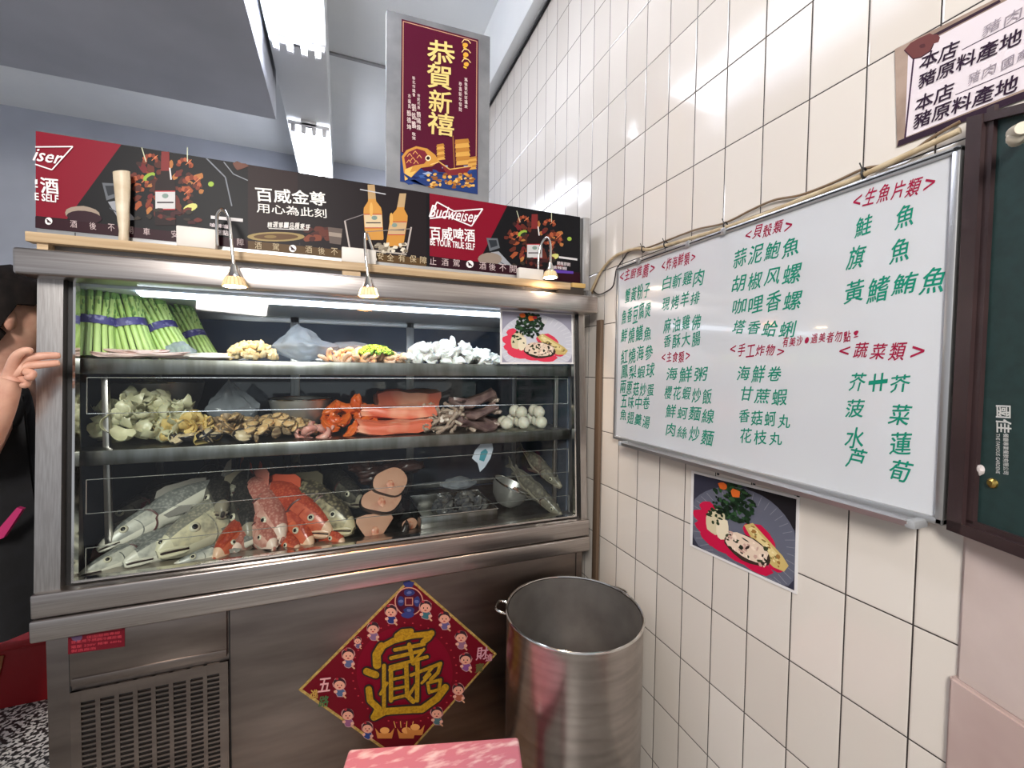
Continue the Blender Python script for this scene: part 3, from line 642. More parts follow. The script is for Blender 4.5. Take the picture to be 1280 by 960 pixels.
lines = [('蟹黃粉子', (781, 371), (813, 363), 19), ('魚香豆腐煲', (777, 398), (814, 386), 20), ('鮮燒鱔魚', (776, 421), (815, 415), 19), ('紅燒海參', (776, 446), (817, 440), 18), ('鳳梨蝦球', (776, 466), (819, 463), 17), ('兩蔥菇炒蛋', (775, 484), (818, 488), 16), ('五味中卷', (776, 502), (813, 505), 15), ('魚翅羹湯', (775, 518), (813, 529), 16),
         ('白斬雞肉', (828, 353), (881, 345), 18), ('現烤羊排', (827, 381), (876, 371), 17), ('麻油雞佛', (829, 407), (877, 402), 18), ('香酥大腸', (829, 428), (877, 422), 17), ('海鮮粥', (832, 466), (886, 468), 19), ('櫻花蝦炒飯', (830, 490), (891, 495), 17), ('鮮蚵麵線', (832, 512), (894, 521), 18), ('肉絲炒麵', (832, 535), (893, 548), 18),
         ('蒜泥鮑魚', (916, 326), (1001, 306), 24), ('胡椒风螺', (914, 355), (1003, 342), 23), ('咖哩香螺', (915, 383), (1004, 373), 22), ('塔香蛤蜊', (915, 409), (996, 412), 19), ('海鮮卷', (921, 465), (979, 469), 20), ('甘蔗蝦', (924, 492), (986, 498), 19), ('香菇蚵丸', (923, 519), (990, 526), 19), ('花枝丸', (924, 544), (980, 551), 18),
         ('鮭 魚', (1068, 285), (1146, 267), 28), ('旗 魚', (1058, 325), (1141, 309), 27), ('黃鰭鮪魚', (1054, 366), (1187, 350), 29), ('芥艹芥', (1060, 477), (1140, 480), 24), ('菠 菜', (1056, 511), (1141, 519), 26), ('水 蓮', (1056, 544), (1142, 554), 26), ('芦 荀', (1058, 571), (1140, 594), 28)]
for i, (t, a_, b2, hh) in enumerate(lines): note(t, a_, b2, hh, GI, 'menu_line', i + 30)

# ================================================================ FOOD PHOTOGRAPHS
def food_photo(name, pl, TLp, TRp, BRp, BLp, label, dark):
    def mp(x, y):
        t = [TLp[i] + (TRp[i] - TLp[i]) * x for i in (0, 1)]; b = [BLp[i] + (BRp[i] - BLp[i]) * x for i in (0, 1)]
        return (t[0] + (b[0] - t[0]) * y, t[1] + (b[1] - t[1]) * y)
    c = pl.w(*pl.ab(*mp(.5, 1)))
    t = thing(name, c, label, 'photograph', None)
    cs = [Vector(pl.ab(*mp(x, y))) for x, y in ((0, 0), (1, 0), (1, 1), (0, 1))]
    m = MB(); m.prism([pl.w(p.x, p.y, .0002) for p in cs], pl.n * .0018, mat('photo_paper', (222, 220, 218), .3)); m.build('photo_paper', t)
    q = Print(pl, .0024, .3)
    def pxy(pts, c): q.px([mp(*p) for p in pts], c)
    def bl(x, y, rx, ry, c, n=16, jit=0.0, rot=0.0, seed=0):
        rd = random.Random(seed + int(x * 99) + int(y * 77)); pts = []
        for k in range(n):
            th = 2 * PI * k / n; kk = 1 + jit * rd.uniform(-1, 1); a, b = rx * kk * math.cos(th), ry * kk * math.sin(th)
            pts.append(mp(min(.975, max(.025, x + a * math.cos(rot) - b * math.sin(rot))), min(.97, max(.03, y + a * math.sin(rot) + b * math.cos(rot)))))
        q.px(pts, c)
    bg = (52, 52, 66) if dark else (150, 148, 164); pl1 = (96, 98, 112) if dark else (196, 196, 206); pl2 = (130, 132, 142) if dark else (214, 214, 220)
    pxy([(.025, .03), (.975, .03), (.975, .97), (.025, .97)], bg)
    if dark: pxy([(.5, .03), (.975, .03), (.975, .35), (.8, .3)], (34, 32, 36))
    bl(.5, .62, .52, .56, pl1, 40)
    for k in range(40):
        th = 2 * PI * k / 40; q.line([mp(min(.97, max(.03, .5 + .40 * math.cos(th))), min(.96, max(.04, .62 + .43 * math.sin(th)))), mp(min(.97, max(.03, .5 + .5 * math.cos(th))), min(.96, max(.04, .62 + .54 * math.sin(th))))], .7 if dark else .6, pl2)
    PK = (190, 24, 66) if dark else (214, 60, 84)
    for x, y, rx, ry in ((.12, .55, .09, .09), (.16, .68, .11, .1), (.22, .78, .12, .1), (.16, .42, .08, .08), (.62, .52, .14, .1), (.72, .6, .08, .1), (.45, .84, .16, .1), (.62, .88, .15, .09), (.8, .8, .08, .06), (.3, .82, .12, .08)): bl(x, y, rx, ry, PK, 14, .1)
    rd = random.Random(9 if dark else 12)
    bl(.24, .56, .09, .17, (206, 194, 160), 14, .1, .15); bl(.30, .62, .06, .14, (224, 212, 184), 12, .1, .1)
    for k in range(12): bl(.24 + rd.uniform(-.07, .08), .52 + rd.uniform(-.12, .1), rd.uniform(.01, .03), rd.uniform(.01, .025), (38, 56, 34), 7, .3, 0, k)
    pxy([(.50, .48), (.58, .42), (.86, .66), (.92, .74), (.88, .82), (.78, .82), (.66, .74)], (196, 172, 108)); pxy([(.54, .50), (.58, .46), (.84, .68), (.82, .74), (.72, .70)], (216, 198, 140))
    for k in range(26): t_ = rd.uniform(0, 1); bl(.56 + .3 * t_ + rd.uniform(-.03, .03), .48 + .30 * t_ + rd.uniform(-.05, .05), rd.uniform(.008, .025), rd.uniform(.008, .02), rd.choice([(150, 108, 58), (128, 120, 70), (226, 212, 160)]), 7, .3, 0, k)
    bl(.54, .74, .22, .15, (58, 44, 38), 18, .06, .1); bl(.53, .72, .20, .13, (222, 200, 178), 18, .08, .1)
    for k in range(44): bl(.53 + rd.uniform(-.18, .18), .72 + rd.uniform(-.11, .12), rd.uniform(.012, .035), rd.uniform(.008, .02), rd.choice([(40, 44, 34), (52, 40, 36), (236, 216, 196), (196, 160, 146), (60, 66, 44)]), 7, .35, rd.uniform(0, 3), k)
    for k in range(150):
        a = rd.uniform(0, 2 * PI); r = rd.uniform(0, 1) ** .6; bl(.36 + .19 * r * math.cos(a) + .04, .26 + .24 * r * math.sin(a), rd.uniform(.012, .035), rd.uniform(.012, .035), rd.choice([(24, 40, 26), (34, 58, 36), (18, 28, 20), (48, 78, 48), (28, 48, 32)]), 7, .35, 0, k)
    bl(.30, .09, .04, .04, (206, 96, 40), 9, .2); bl(.42, .14, .045, .05, (214, 104, 44), 9, .2)
    if not dark: bl(.47, .12, .03, .03, (170, 40, 50), 9, .2); bl(.60, .18, .04, .05, (200, 200, 204), 9, .2)
    q.done('photo_print', t); return t
plT = Plane((WX - .0005, 0, H), (0, -1, 0), (-1, 0, 0))
wp = food_photo('food_photograph', plT, (865, 588), (1000, 621), (997, 743), (863, 682), 'dark photograph of a plated dish stuck on tiles under the whiteboard', True)
for u, v in ((897, 592), (942, 604), (997, 619)):
    p = on_x(u, v, WX - .004); m = MB(); m.box((WX - .004, p.y - .003, p.z - .004), (WX - .001, p.y + .003, p.z + .006), BLACK, .001); m.build('clip', wp)
gn = Vector((0, -.73, .04)).normalized()
plG = Plane((0, gy(Z(.1)) - .001, Z(.1)), (1, 0, 0), gn)
food_photo('food_photograph', plG, (625, 387), (716, 392), (717, 455), (625, 455), 'pale photograph of a plated dish stuck on the cabinet glass corner', False)

# ================================================================ PAPER NOTICE, TOP RIGHT
plO = Plane((WX - .0008, 0, H), (0, -1, 0), (-1, 0, 0))
nt_ = thing('paper_notice', plO.w(*plO.ab(1160, 170)), 'worn paper notice with bold black characters at the upper right', 'notice')
def prism_on(pl, pts, h0, th, m, mt): c = [pl.ab(*p) for p in pts]; m.prism([pl.w(x, y, h0) for x, y in c], pl.n * th, mt); return m
m = MB(); prism_on(plO, [(1119, 62), (1295, -26), (1300, 116), (1122, 184)], .0003, .0012, m, mat('aged_tape', (164, 142, 126), .6, c2=(130, 108, 92), scale=14, detail=5)); m.build('tape_border', nt_)
q = Print(plO, .0018, .5)
q.px([(1136, 66), (1295, -18), (1300, 104), (1132, 172)], (218, 208, 212)); q.px([(1124, 176), (1300, 107), (1300, 117), (1122, 184)], (46, 30, 44))
q.line([(1143, 72), (1132, 174)], 2.2, (58, 34, 58)); q.px([(1132, 62), (1250, 0), (1252, 3), (1133, 66)], (52, 34, 46))
q.line([(1203, 63), (1300, 13)], 1.2, (70, 58, 70)); q.line([(1195, 119), (1300, 75)], 1.2, (70, 58, 70))
q.px([(1131, 63), (1139, 54), (1150, 48), (1163, 42), (1168, 44), (1172, 43), (1176, 47), (1174, 53), (1168, 55), (1164, 64), (1152, 72), (1142, 74), (1137, 69)], (104, 58, 56)); q.line([(1131, 63), (1137, 69), (1142, 74), (1152, 72), (1164, 64), (1168, 55)], 1.4, (56, 26, 36)); q.blob(1154, 58, 4, 2.5, (78, 40, 42), 10, .2, -.4)
q.done('notice_paper', nt_)
q = Print(plO, .0030, .5); KB = (44, 26, 46)
for t, p0, p1, hh in (('本店', (1152, 79), (1199, 60), 19), ('豬原料產地', (1150, 103), (1279, 44), 19), ('本店', (1146, 132), (1193, 112), 19), ('豬原料產地', (1144, 153), (1274, 103), 20)): q.text(t, p0, p1, hh, KB, .022, .05)
q.done('lettering', nt_)
q = Print(plO, .0030, .5); q.hand('豬肉', (1210, 100), (1248, 84), 13, (150, 140, 148), 0, 2); q.hand('國產', (1252, 84), (1290, 64), 13, (140, 130, 140), 0, 3); q.hand('豬肉', (1228, 42), (1282, 14), 13, (150, 140, 148), 0, 5); q.done('faint_writing', nt_)

# ================================================================ DARK BOARD HUNG SIDEWAYS
A = on_x(1201, 500, .866); dB = Vector((RX.dot(Vector((15 / FX, 0, 1))), RY.dot(Vector((15 / FX, 0, 1))), 0)).normalized()
nB = Vector((-dB.y, dB.x, 0)); nB = nB if nB.x < 0 else -nB
plB = Plane((A.x, A.y, H), -dB, nB)
fb = thing('framed_board', plB.w(.05, plB.ab(1203, 660)[1], -.01), 'dark green board in a brown frame hung sideways beside the whiteboard', 'board')
BRN = mat('dark_brown_frame', (58, 42, 42), .4, c2=(46, 32, 34), scale=8); GRN = mat('dark_green_felt', (22, 46, 44), .6, c2=(28, 54, 52), scale=60)
zt0, zt1 = plB.ab(1206, 154)[1], plB.ab(1290, 122)[1]; zb = plB.ab(1198, 664)[1]; LB = .36
def bq(a0, a1, b0, b1, h0, h1, mt, bb1=None):
    m.prism([plB.w(a0, b0, h0), plB.w(a1, b0, h0), plB.w(a1, b1 if bb1 is None else bb1, h0), plB.w(a0, b1, h0)], plB.n * (h1 - h0), mt)
e1 = plB.ab(1280, 131); zs_ = (e1[1] - zt0) / e1[0]; zt = zt0; tp = lambda a: zt0 + zs_ * a
m = MB(); bq(0, LB, zb, zt, -.012, .0, GRN, tp(LB)); m.build('panel', fb)
fw_ = .022
m = MB(); bq(0, fw_, zb, zt, 0, .012, BRN, tp(fw_)); bq(fw_, fw_ + .01, zb + .02, zt, 0, .006, BRN, zt); bq(0, LB, zb, zb + .016, 0, .012, BRN); bq(fw_, LB, zb + .016, zb + .024, 0, .006, BRN); m.prism([plB.w(fw_, tp(fw_) - .012, 0), plB.w(LB, tp(LB) - .012, 0), plB.w(LB, tp(LB), 0), plB.w(fw_, tp(fw_), 0)], plB.n * .010, BRN); m.build('frame', fb)
q = Print(plB, .0006)
def down(t, u, v0, v1, w, c, bold=.01):
    a0 = Vector(plB.ab(u, v0)); a1 = Vector(plB.ab(u, v1)); wd = abs(plB.ab(u + w / 2, (v0 + v1) / 2)[0] - plB.ab(u - w / 2, (v0 + v1) / 2)[0]); q.text_ab(t, a0, a1, wd, c, bold)
LG = (206, 206, 200)
down('國佳', 1255, 507, 541, 19, LG, .03); down('THE FAMOUS GARDENE', 1248, 542, 592, 5, LG); down('餐廳專業餐飲有限公司', 1258, 542, 593, 7, LG)
q.done('lettering', fb)
c = plB.w(*plB.ab(1241, 604)); m = MB(); Q = Vector((0, 0, 1)).rotation_difference(plB.n).to_matrix().to_4x4(); Q.translation = c
m.lathe([(.0, .004), (.0035, .004), (.0045, .003), (.0065, .002), (.007, 0)], mat('brass', (206, 176, 96), .3, 1.0), 24, M=Q); m.build('brass_stud', fb)
c = plB.w(*plB.ab(1226, 588)); m = MB(); m.ell(c, (.005, .005, .008), mat('chipped_paint', (190, 180, 176), .7), 2, .5, 2, 3); m.build('chip_mark', fb)
# cream pipe stub at the far right
c = on_x(1270, 165, .80); m = MB(); m.tube([c + Vector((.03, .01, .0)), c, c + Vector((-.012, -.01, -.002))], [.008, .009, .0075], mat('cream_pipe', (214, 204, 184), .45), 14); m.ell(c + Vector((.0, 0, -.006)), (.009, .009, .010), mat('cream_pipe', (214, 204, 184)), 2, .1)
tag(m.build('pipe_stub'), 'short cream pipe end below the paper notice', 'pipe')

# ================================================================ CABLES OVER THE WHITEBOARD
def smooth(pts, n=6):
    C = []
    for i in range(len(pts) - 1):
        p0, p1, p2, p3 = pts[max(i - 1, 0)], pts[i], pts[i + 1], pts[min(i + 2, len(pts) - 1)]
        for k in range(n):
            s = k / n; C.append(.5 * ((2 * p1) + (p2 - p0) * s + (2 * p0 - 5 * p1 + 4 * p2 - p3) * s * s + (3 * p1 - p0 - 3 * p2 + p3) * s ** 3))
    return C + [pts[-1]]
def cable(px, x, r, mt, name, label):
    m = MB(); m.tube(smooth([on_x(u, v, x) for u, v in px]), r, mt, 10); o = m.build(name); return tag(o, label, 'cable')
CB = mat('cream_conduit', (196, 178, 146), .5, c2=(170, 148, 114), scale=30); CB2 = mat('brown_cable', (120, 98, 74), .5); CB3 = mat('black_cable', (38, 32, 30), .45)
cable([(739, 364), (750, 341), (764, 324), (780, 315), (796, 311), (812, 312), (835, 306), (870, 296), (905, 285), (960, 266), (1010, 246), (1060, 227), (1100, 209), (1150, 186), (1200, 163)], .866, .0048, CB, 'conduit', 'thick cream cable running along the top of the whiteboard')
cable([(740, 367), (753, 338), (768, 320), (784, 313), (800, 309), (808, 310), (835, 300), (870, 287), (905, 279), (940, 262), (968, 250), (1000, 244), (1040, 229), (1080, 211), (1120, 203), (1165, 172), (1200, 152)], .873, .0026, CB2, 'brown_cable', 'thin brown cable twisting above the thick cream cable')
cable([(741, 363), (748, 368), (757, 365), (766, 358), (769, 345), (771, 336), (779, 324), (786, 315), (800, 311)], .872, .0022, CB3, 'black_cable', 'thin black cable looping down at the whiteboard corner')
for (u, v), lb in (((804, 312), 'black tie around the cables above the whiteboard corner'), ((832, 306), 'black tie around the cables, second from the whiteboard corner'), ((907, 283), 'black tie around the cables above the shellfish column'), ((1080, 217), 'black tie around the cables above the raw fish column')):
    p = on_x(u, v, .866); m = MB(); vs = []
    for k in range(20): t = 2 * PI * k / 20; vs.append(p + Vector((.0065 * math.cos(t), 0, .0085 * math.sin(t) + .001)))
    m.tube(vs + [vs[0]], .0018, BLACK, 6, cap=False); m.tube([p + Vector((-.006, 0, .008)), p + Vector((-.010, .002, .018))], .0012, BLACK, 5)
    tag(m.build('cable_tie'), lb, 'cable tie', 'ties on the cables')

# ================================================================ WOODEN BATTEN, STOCKPOT, STOOL, NEW YEAR DIAMOND
yb = on_x(747, 560, .872).y
m = MB(); m.box((.866, yb - .014, .002), (.8795, yb + .016, Z(.18)), mat('brown_batten', (104, 84, 66), .6, c2=(86, 68, 54), scale=5, stretch=(1, 1, .1)), .002); tag(m.build('wooden_batten'), 'narrow brown wood batten upright on the wall beside the cabinet', 'batten')
PC, PR, PZ = Vector((.637, 1.092, 0)), .199, Z(-.712)
pt = thing('stockpot', PC, 'tall open stainless steel stockpot standing before the cabinet', 'pot')
m = MB(); m.lathe([(.0, .002), (PR - .012, .002), (PR - .003, .008), (PR, .02), (PR, PZ - .03), (PR + .001, PZ - .006), (PR, PZ), (PR - .003, PZ), (PR - .003, .02), (PR - .012, .012), (0, .012)], POT_M, 72, PC)
rd = random.Random(2)
for i, v in enumerate(m.v):
    d = v - PC; r = math.hypot(d.x, d.y)
    if r > .15: k = 1 + .006 * noise.noise(Vector((d.x * 6, d.y * 6, d.z * 4))) * (1 if v.z < PZ - .04 else .2); v.x = PC.x + d.x * k; v.y = PC.y + d.y * k
m.build('pot_body', pt)
m = MB(); m.tube([PC + Vector((PR * 1.003 * math.cos(2 * PI * k / 72), PR * 1.003 * math.sin(2 * PI * k / 72), PZ)) for k in range(73)], .0036, CHROME, 8, cap=False); m.build('rolled_rim', pt)
m = MB(); m.lathe([(PR - .0045, PZ - .002), (PR - .0045, .03), (PR - .014, .016), (0, .016)], mat('pot_inside', (176, 172, 168), .42, .85, c2=(150, 146, 142), scale=7, detail=5), 64, PC); m.build('pot_inside', pt)
def handle(th):
    e = Vector((math.cos(th), math.sin(th), 0)); s = Vector((-e.y, e.x, 0)); c = PC + Vector((0, 0, PZ - .022)) + e * PR
    pts = [c + s * -.028, c + s * -.03 + e * .018 + Vector((0, 0, .004)), c + s * -.02 + e * .033 + Vector((0, 0, .006)), c + s * .02 + e * .033 + Vector((0, 0, .006)), c + s * .03 + e * .018 + Vector((0, 0, .004)), c + s * .028]
    m = MB(); m.tube(smooth(pts, 5), .0038, CHROME, 8); m.build('handle', pt)
hl = on_z(621, 758, PZ - .02); handle(math.atan2(hl.y - PC.y, hl.x - PC.x)); handle(math.radians(18))
# pink stool
PK = mat('worn_pink_plastic', (192, 118, 134), .5, c2=(226, 200, 202), scale=20, detail=9, lo=.50, hi=.68, stretch=(1, 3, 1)); PKP = mat('pink_plastic', (196, 112, 128), .4)
zs = Z(-.945); c0 = on_z(436, 935, zs); c1 = on_z(641, 920, zs); ex = (c1 - c0).normalized(); ey = Vector((ex.y, -ex.x, 0)); ey = ey if ey.y < 0 else -ey
Wd = (c1 - c0).length + .015; Dp = .30; cc = c0 + ex * Wd / 2 + ey * Dp / 2
st = thing('stool', (cc.x, cc.y, 0), 'low pink plastic stool with worn white scratches before the cabinet', 'stool')
Mx = Matrix(((ex.x, ey.x, 0, cc.x), (ex.y, ey.y, 0, cc.y), (0, 0, 1, 0), (0, 0, 0, 1)))
m = MB(); m.box((-Wd / 2, -Dp / 2, zs - .024), (Wd / 2, Dp / 2, zs), PK, .009, Mx, 3); m.build('seat', st)
m = MB()
for s_ in (-1, 1): m.box((-Wd / 2 + .025, s_ * (Dp / 2 - .022) - .006, zs - .09), (Wd / 2 - .025, s_ * (Dp / 2 - .022) + .006, zs - .022), PKP, .003, Mx)
for s_ in (-1, 1): m.box((s_ * (Wd / 2 - .022) - .006, -Dp / 2 + .025, zs - .09), (s_ * (Wd / 2 - .022) + .006, Dp / 2 - .025, zs - .022), PKP, .003, Mx)
m.build('apron_frame', st)
for sx in (-1, 1):
    for sy in (-1, 1):
        m = MB(); x, y = sx * (Wd / 2 - .03), sy * (Dp / 2 - .03); m.prism([Mx @ Vector((x - .017 + sx * .01, y - .017 + sy * .01, 0)), Mx @ Vector((x + .017 + sx * .01, y - .017 + sy * .01, 0)), Mx @ Vector((x + .017 + sx * .01, y + .017 + sy * .01, 0)), Mx @ Vector((x - .017 + sx * .01, y + .017 + sy * .01, 0))], (-sx * ex.x * .008 - sy * ey.x * .008, -sx * ex.y * .008 - sy * ey.y * .008, zs - .022), PKP); m.build('leg', st)
# diamond
plD = Plane((0, 1.3248, H), (1, 0, 0), (0, -1, 0))
T_, R_, L_ = plD.ab(513, 722), plD.ab(621, 817), plD.ab(373, 862); B_ = (L_[0] + R_[0] - T_[0], L_[1] + R_[1] - T_[1])
dm = thing('new_year_diamond', plD.w(B_[0], B_[1]), 'red and gold diamond new year picture stuck on the cabinet base', 'picture')
m = MB(); m.prism([plD.w(*p, .0002) for p in (T_, R_, B_, L_)], plD.n * .0012, mat('gold_edge_card', (150, 120, 60), .45, .3, c2=(190, 160, 90), scale=120)); m.build('card', dm)
z5 = lambda x, y: (x / 3.694 + 340, y / 3.694 + 700)
q = Print(plD, .0016, .4); cx_ = ((L_[0] + R_[0]) / 2, (L_[1] + R_[1]) / 2)
q.ab([(cx_[0] + (p[0] - cx_[0]) * .965, cx_[1] + (p[1] - cx_[1]) * .965) for p in (T_, R_, B_, L_)], (98, 12, 26))
ctr = z5(612, 520); q.blob(ctr[0], ctr[1], 60, 58, (112, 10, 32), 48)
rd = random.Random(21)
for k in range(40):
    th = k / 40 * 2 * PI; u, v = z5(612 + 240 * math.cos(th), 520 + 232 * math.sin(th)); q.blob(u, v, 1.2, .9, (170, 50, 60), 6)
u, v = z5(632, 190); q.blob(u, v, 18, 18, (190, 130, 110), 28); q.blob(u, v, 16.6, 16.6, (70, 16, 36), 28)
for dx, dy in ((0, -11), (0, 11), (-10, 0), (10, 0)): q.blob(u + dx, v + dy, 7 if dx == 0 else 4, 4.2 if dx == 0 else 6.5, (44, 52, 100), 10, .1); q.blob(u + dx, v + dy, 3, 2, (90, 96, 140), 8, .2)
q.px([(u - 5, v - 5), (u + 5, v - 5), (u + 5, v + 5), (u - 5, v + 5)], (190, 130, 110)); q.px([(u - 4, v - 4), (u + 4, v - 4), (u + 4, v + 4), (u - 4, v + 4)], (84, 20, 34))
u, v = z5(632, 110); q.blob(u, v, 7, 4, (50, 56, 110), 12, .2); u, v = z5(628, 252); q.blob(u, v, 8, 4, (50, 56, 110), 12, .2)
def child(x, y, s, coat):
    u, v = z5(x, y)
    q.blob(u + 1, v + 9 * s, 6.5 * s, 6 * s, (170, 130, 130), 12, .1); q.blob(u + 1, v + 9 * s, 5.6 * s, 5.2 * s, coat, 12, .1); q.blob(u - 5 * s, v + 8 * s, 2.4 * s, 2 * s, (206, 150, 130), 8); q.blob(u + 6 * s, v + 10 * s, 2.4 * s, 2 * s, (206, 150, 130), 8)
    q.blob(u, v - 2 * s, 8.4 * s, 8 * s, (176, 120, 116), 14, .08); q.blob(u, v - 2.6 * s, 7.6 * s, 7 * s, (52, 34, 40), 14, .08); q.blob(u, v, 6.6 * s, 5.6 * s, (206, 146, 124), 14)
    q.blob(u - 2.4 * s, v, .8 * s, 1.1 * s, (30, 20, 24), 6); q.blob(u + 2.4 * s, v, .8 * s, 1.1 * s, (30, 20, 24), 6); q.blob(u, v + 3 * s, 1.6 * s, .8 * s, (150, 30, 40), 7); q.blob(u - 3 * s, v - 8 * s, 2 * s, 1.6 * s, (150, 40, 50), 7); q.line([(u + 4 * s, v + 12 * s), (u + 8 * s, v + 16 * s)], 2 * s, (190, 140, 110))
for x, y, s, c in ((548, 240, 1, (40, 50, 100)), (708, 220, 1, (56, 96, 104)), (795, 270, .95, (90, 80, 120)), (872, 358, .95, (130, 90, 110)), (893, 460, .95, (120, 70, 120)), (860, 600, .95, (150, 80, 60)), (760, 708, .95, (70, 96, 100)), (466, 318, .95, (120, 90, 120)), (395, 372, .6, (90, 80, 110)), (352, 440, 1, (84, 90, 120)), (312, 575, 1, (74, 90, 120)), (350, 715, .95, (130, 80, 110)), (440, 775, .9, (44, 60, 110))): child(x, y, s, c)
for x, y in ((520, 790), (620, 790), (660, 775)): u, v = z5(x, y); q.px([(u - 12, v - 5), (u - 7, v + 1), (u + 7, v + 1), (u + 12, v - 5), (u + 9, v + 8), (u - 9, v + 8)], (190, 120, 60)); q.blob(u, v - 2, 6, 4, (216, 150, 84), 12)
for x in (570, 595, 620, 645): q.line([z5(x, 770), z5(x + (x - 610) * .2, 740)], 1, (206, 150, 80))
q.done('printed_picture', dm)
q = Print(plD, .0062, .35); YL = mat('gold_foil', (196, 152, 32), .38, .35, c2=(160, 118, 24), scale=180)
BKC = mat('dark_outline', (30, 16, 18), .5)
strokes = [([(575, 345), (600, 326), (640, 322)], 26), ([(505, 392), (482, 430), (484, 478)], 38), ([(500, 398), (560, 366), (640, 344), (735, 334)], 26), ([(735, 330), (722, 352), (696, 372)], 26),
           ([(566, 408), (700, 382)], 17), ([(548, 446), (690, 412)], 17), ([(632, 384), (650, 470)], 20), ([(545, 486), (715, 440)], 15), ([(700, 404), (660, 450), (540, 500)], 12),
           ([(516, 480), (516, 690)], 18), ([(548, 490), (548, 640)], 20), ([(618, 474), (622, 610)], 20), ([(546, 500), (622, 480)], 14), ([(548, 545), (618, 530)], 13), ([(548, 590), (620, 575)], 13), ([(555, 632), (620, 616)], 14), ([(620, 615), (650, 645)], 22), ([(500, 610), (530, 560)], 14),
           ([(640, 524), (705, 498)], 15), ([(670, 456), (668, 640)], 20), ([(668, 560), (634, 610)], 14), ([(690, 560), (728, 520)], 13), ([(700, 500), (776, 470), (764, 512), (730, 545)], 16), ([(742, 486), (700, 536)], 12), ([(716, 560), (724, 604)], 14), ([(716, 560), (776, 545), (768, 590), (724, 602)], 14),
           ([(436, 506), (478, 522)], 32), ([(446, 588), (452, 640), (490, 676), (474, 710)], 30), ([(470, 716), (520, 690), (600, 684), (690, 680), (760, 630), (798, 580)], 32)]
for pts, w in strokes:
    pp = [z5(*p) for p in pts]; wp_ = w / 3.694
    q.line(pp, wp_ + 4.2, BKC)
    for p in pp: q.blob(p[0], p[1], wp_ / 2 + 2.1, wp_ / 2 + 2.1, BKC, 12)
for pts, w in strokes:
    pp = [z5(*p) for p in pts]; wp_ = w / 3.694
    q.line(pp, wp_, YL)
    for p in pp: q.blob(p[0], p[1], wp_ / 2, wp_ / 2, YL, 12)
o = q.done('gold_character', dm); o['label'] = 'large gold blessing character'
q = Print(plD, .0062, .4)
for t, x, y, s, c in (('五', 243, 570, 15, (206, 150, 150)), ('進', 196, 612, 10, (180, 140, 70)), ('路', 240, 645, 12, (70, 96, 60)), ('財', 968, 425, 14, (196, 140, 150)), ('進', 1000, 445, 8, (190, 130, 140)), ('寶', 955, 492, 10, (90, 84, 50))):
    u, v = z5(x, y); q.text(t, (u - s / 2, v + s * .06), (u + s / 2, v - s * .06), s * 1.1, c, .03)
q.done('corner_lettering', dm)
# ================================================================ RED BOX AND PERSON AT THE LEFT
yb_ = on_z(25, 881, 0.0).y; zt_ = on_y(25, 797, yb_).z
rb = thing('storage_box', (-1.15, yb_ + .16, 0), 'red plastic storage box on the speckled floor behind the cabinet', 'box')
RB = mat('red_plastic', (150, 16, 24), .4); 
m = MB(); m.prism([(-1.56, yb_, 0.0), (-.90, yb_, 0.0), (-.88, yb_ - .012, zt_ - .02), (-1.58, yb_ - .012, zt_ - .02)], (0, .34, 0), RB); m.build('body', rb)
m = MB(); m.box((-1.60, yb_ - .02, zt_ - .035), (-.865, yb_ + .35, zt_), RB, .008); m.build('lid', rb)
m = MB(); m.prism([(-1.40, yb_ - .0065, .10), (-1.19, yb_ - .0065, .10), (-1.165, yb_ - .013, zt_ - .05), (-1.40, yb_ - .013, zt_ - .05)], (0, -.003, 0), mat('ochre_label', (176, 124, 56), .5, c2=(140, 70, 40), scale=9)); m.build('side_label', rb)

def skin(name, nodes, edges, m, parent, root=0, sub=2, extra=None, crease=None):
    me = bpy.data.meshes.new(name); me.from_pydata([tuple(n[0]) for n in nodes], edges, []); o = bpy.data.objects.new(name, me); COL.objects.link(o)
    o.modifiers.new('s', 'SKIN'); d = me.skin_vertices[0].data
    for i, n in enumerate(nodes): r = n[1]; d[i].radius = r if isinstance(r, tuple) else (r, r); d[i].use_root = (i == root)
    o.modifiers['s'].use_smooth_shade = True; o.modifiers['s'].branch_smoothing = .6
    ss = o.modifiers.new('u', 'SUBSURF'); ss.levels = sub; ss.render_levels = sub
    bpy.context.view_layer.update()
    r = bpy.data.meshes.new_from_object(o.evaluated_get(bpy.context.evaluated_depsgraph_get())); bpy.data.objects.remove(o); bpy.data.meshes.remove(me)
    b = MB(); b.add([v.co for v in r.vertices], [list(p.vertices) for p in r.polygons], m); bpy.data.meshes.remove(r)
    if extra: extra(b)
    return b.build(name, parent, angle=80)
SKIN = mat('skin', (206, 160, 138), .5, c2=(190, 140, 120), scale=30, sss=.1)
HC = on_y(17, 400, 1.50)
pe = thing('person', (HC.x - .30, 1.60, 0), 'person in black with dark hair resting two fingers on the cabinet post', 'person')
hip = Vector((HC.x - .16, 1.58, .82)); chest = Vector((HC.x - .08, 1.56, H - .16)); neck = Vector((HC.x - .03, 1.53, H - .01))
shL = Vector((HC.x - .02, 1.47, H - .09)); shR = Vector((HC.x - .27, 1.66, H - .06))
el = on_y(-42, 585, 1.33); wr = on_y(9, 497, 1.288)
hn = lambda u, v, y=1.285: on_y(u, v, y)
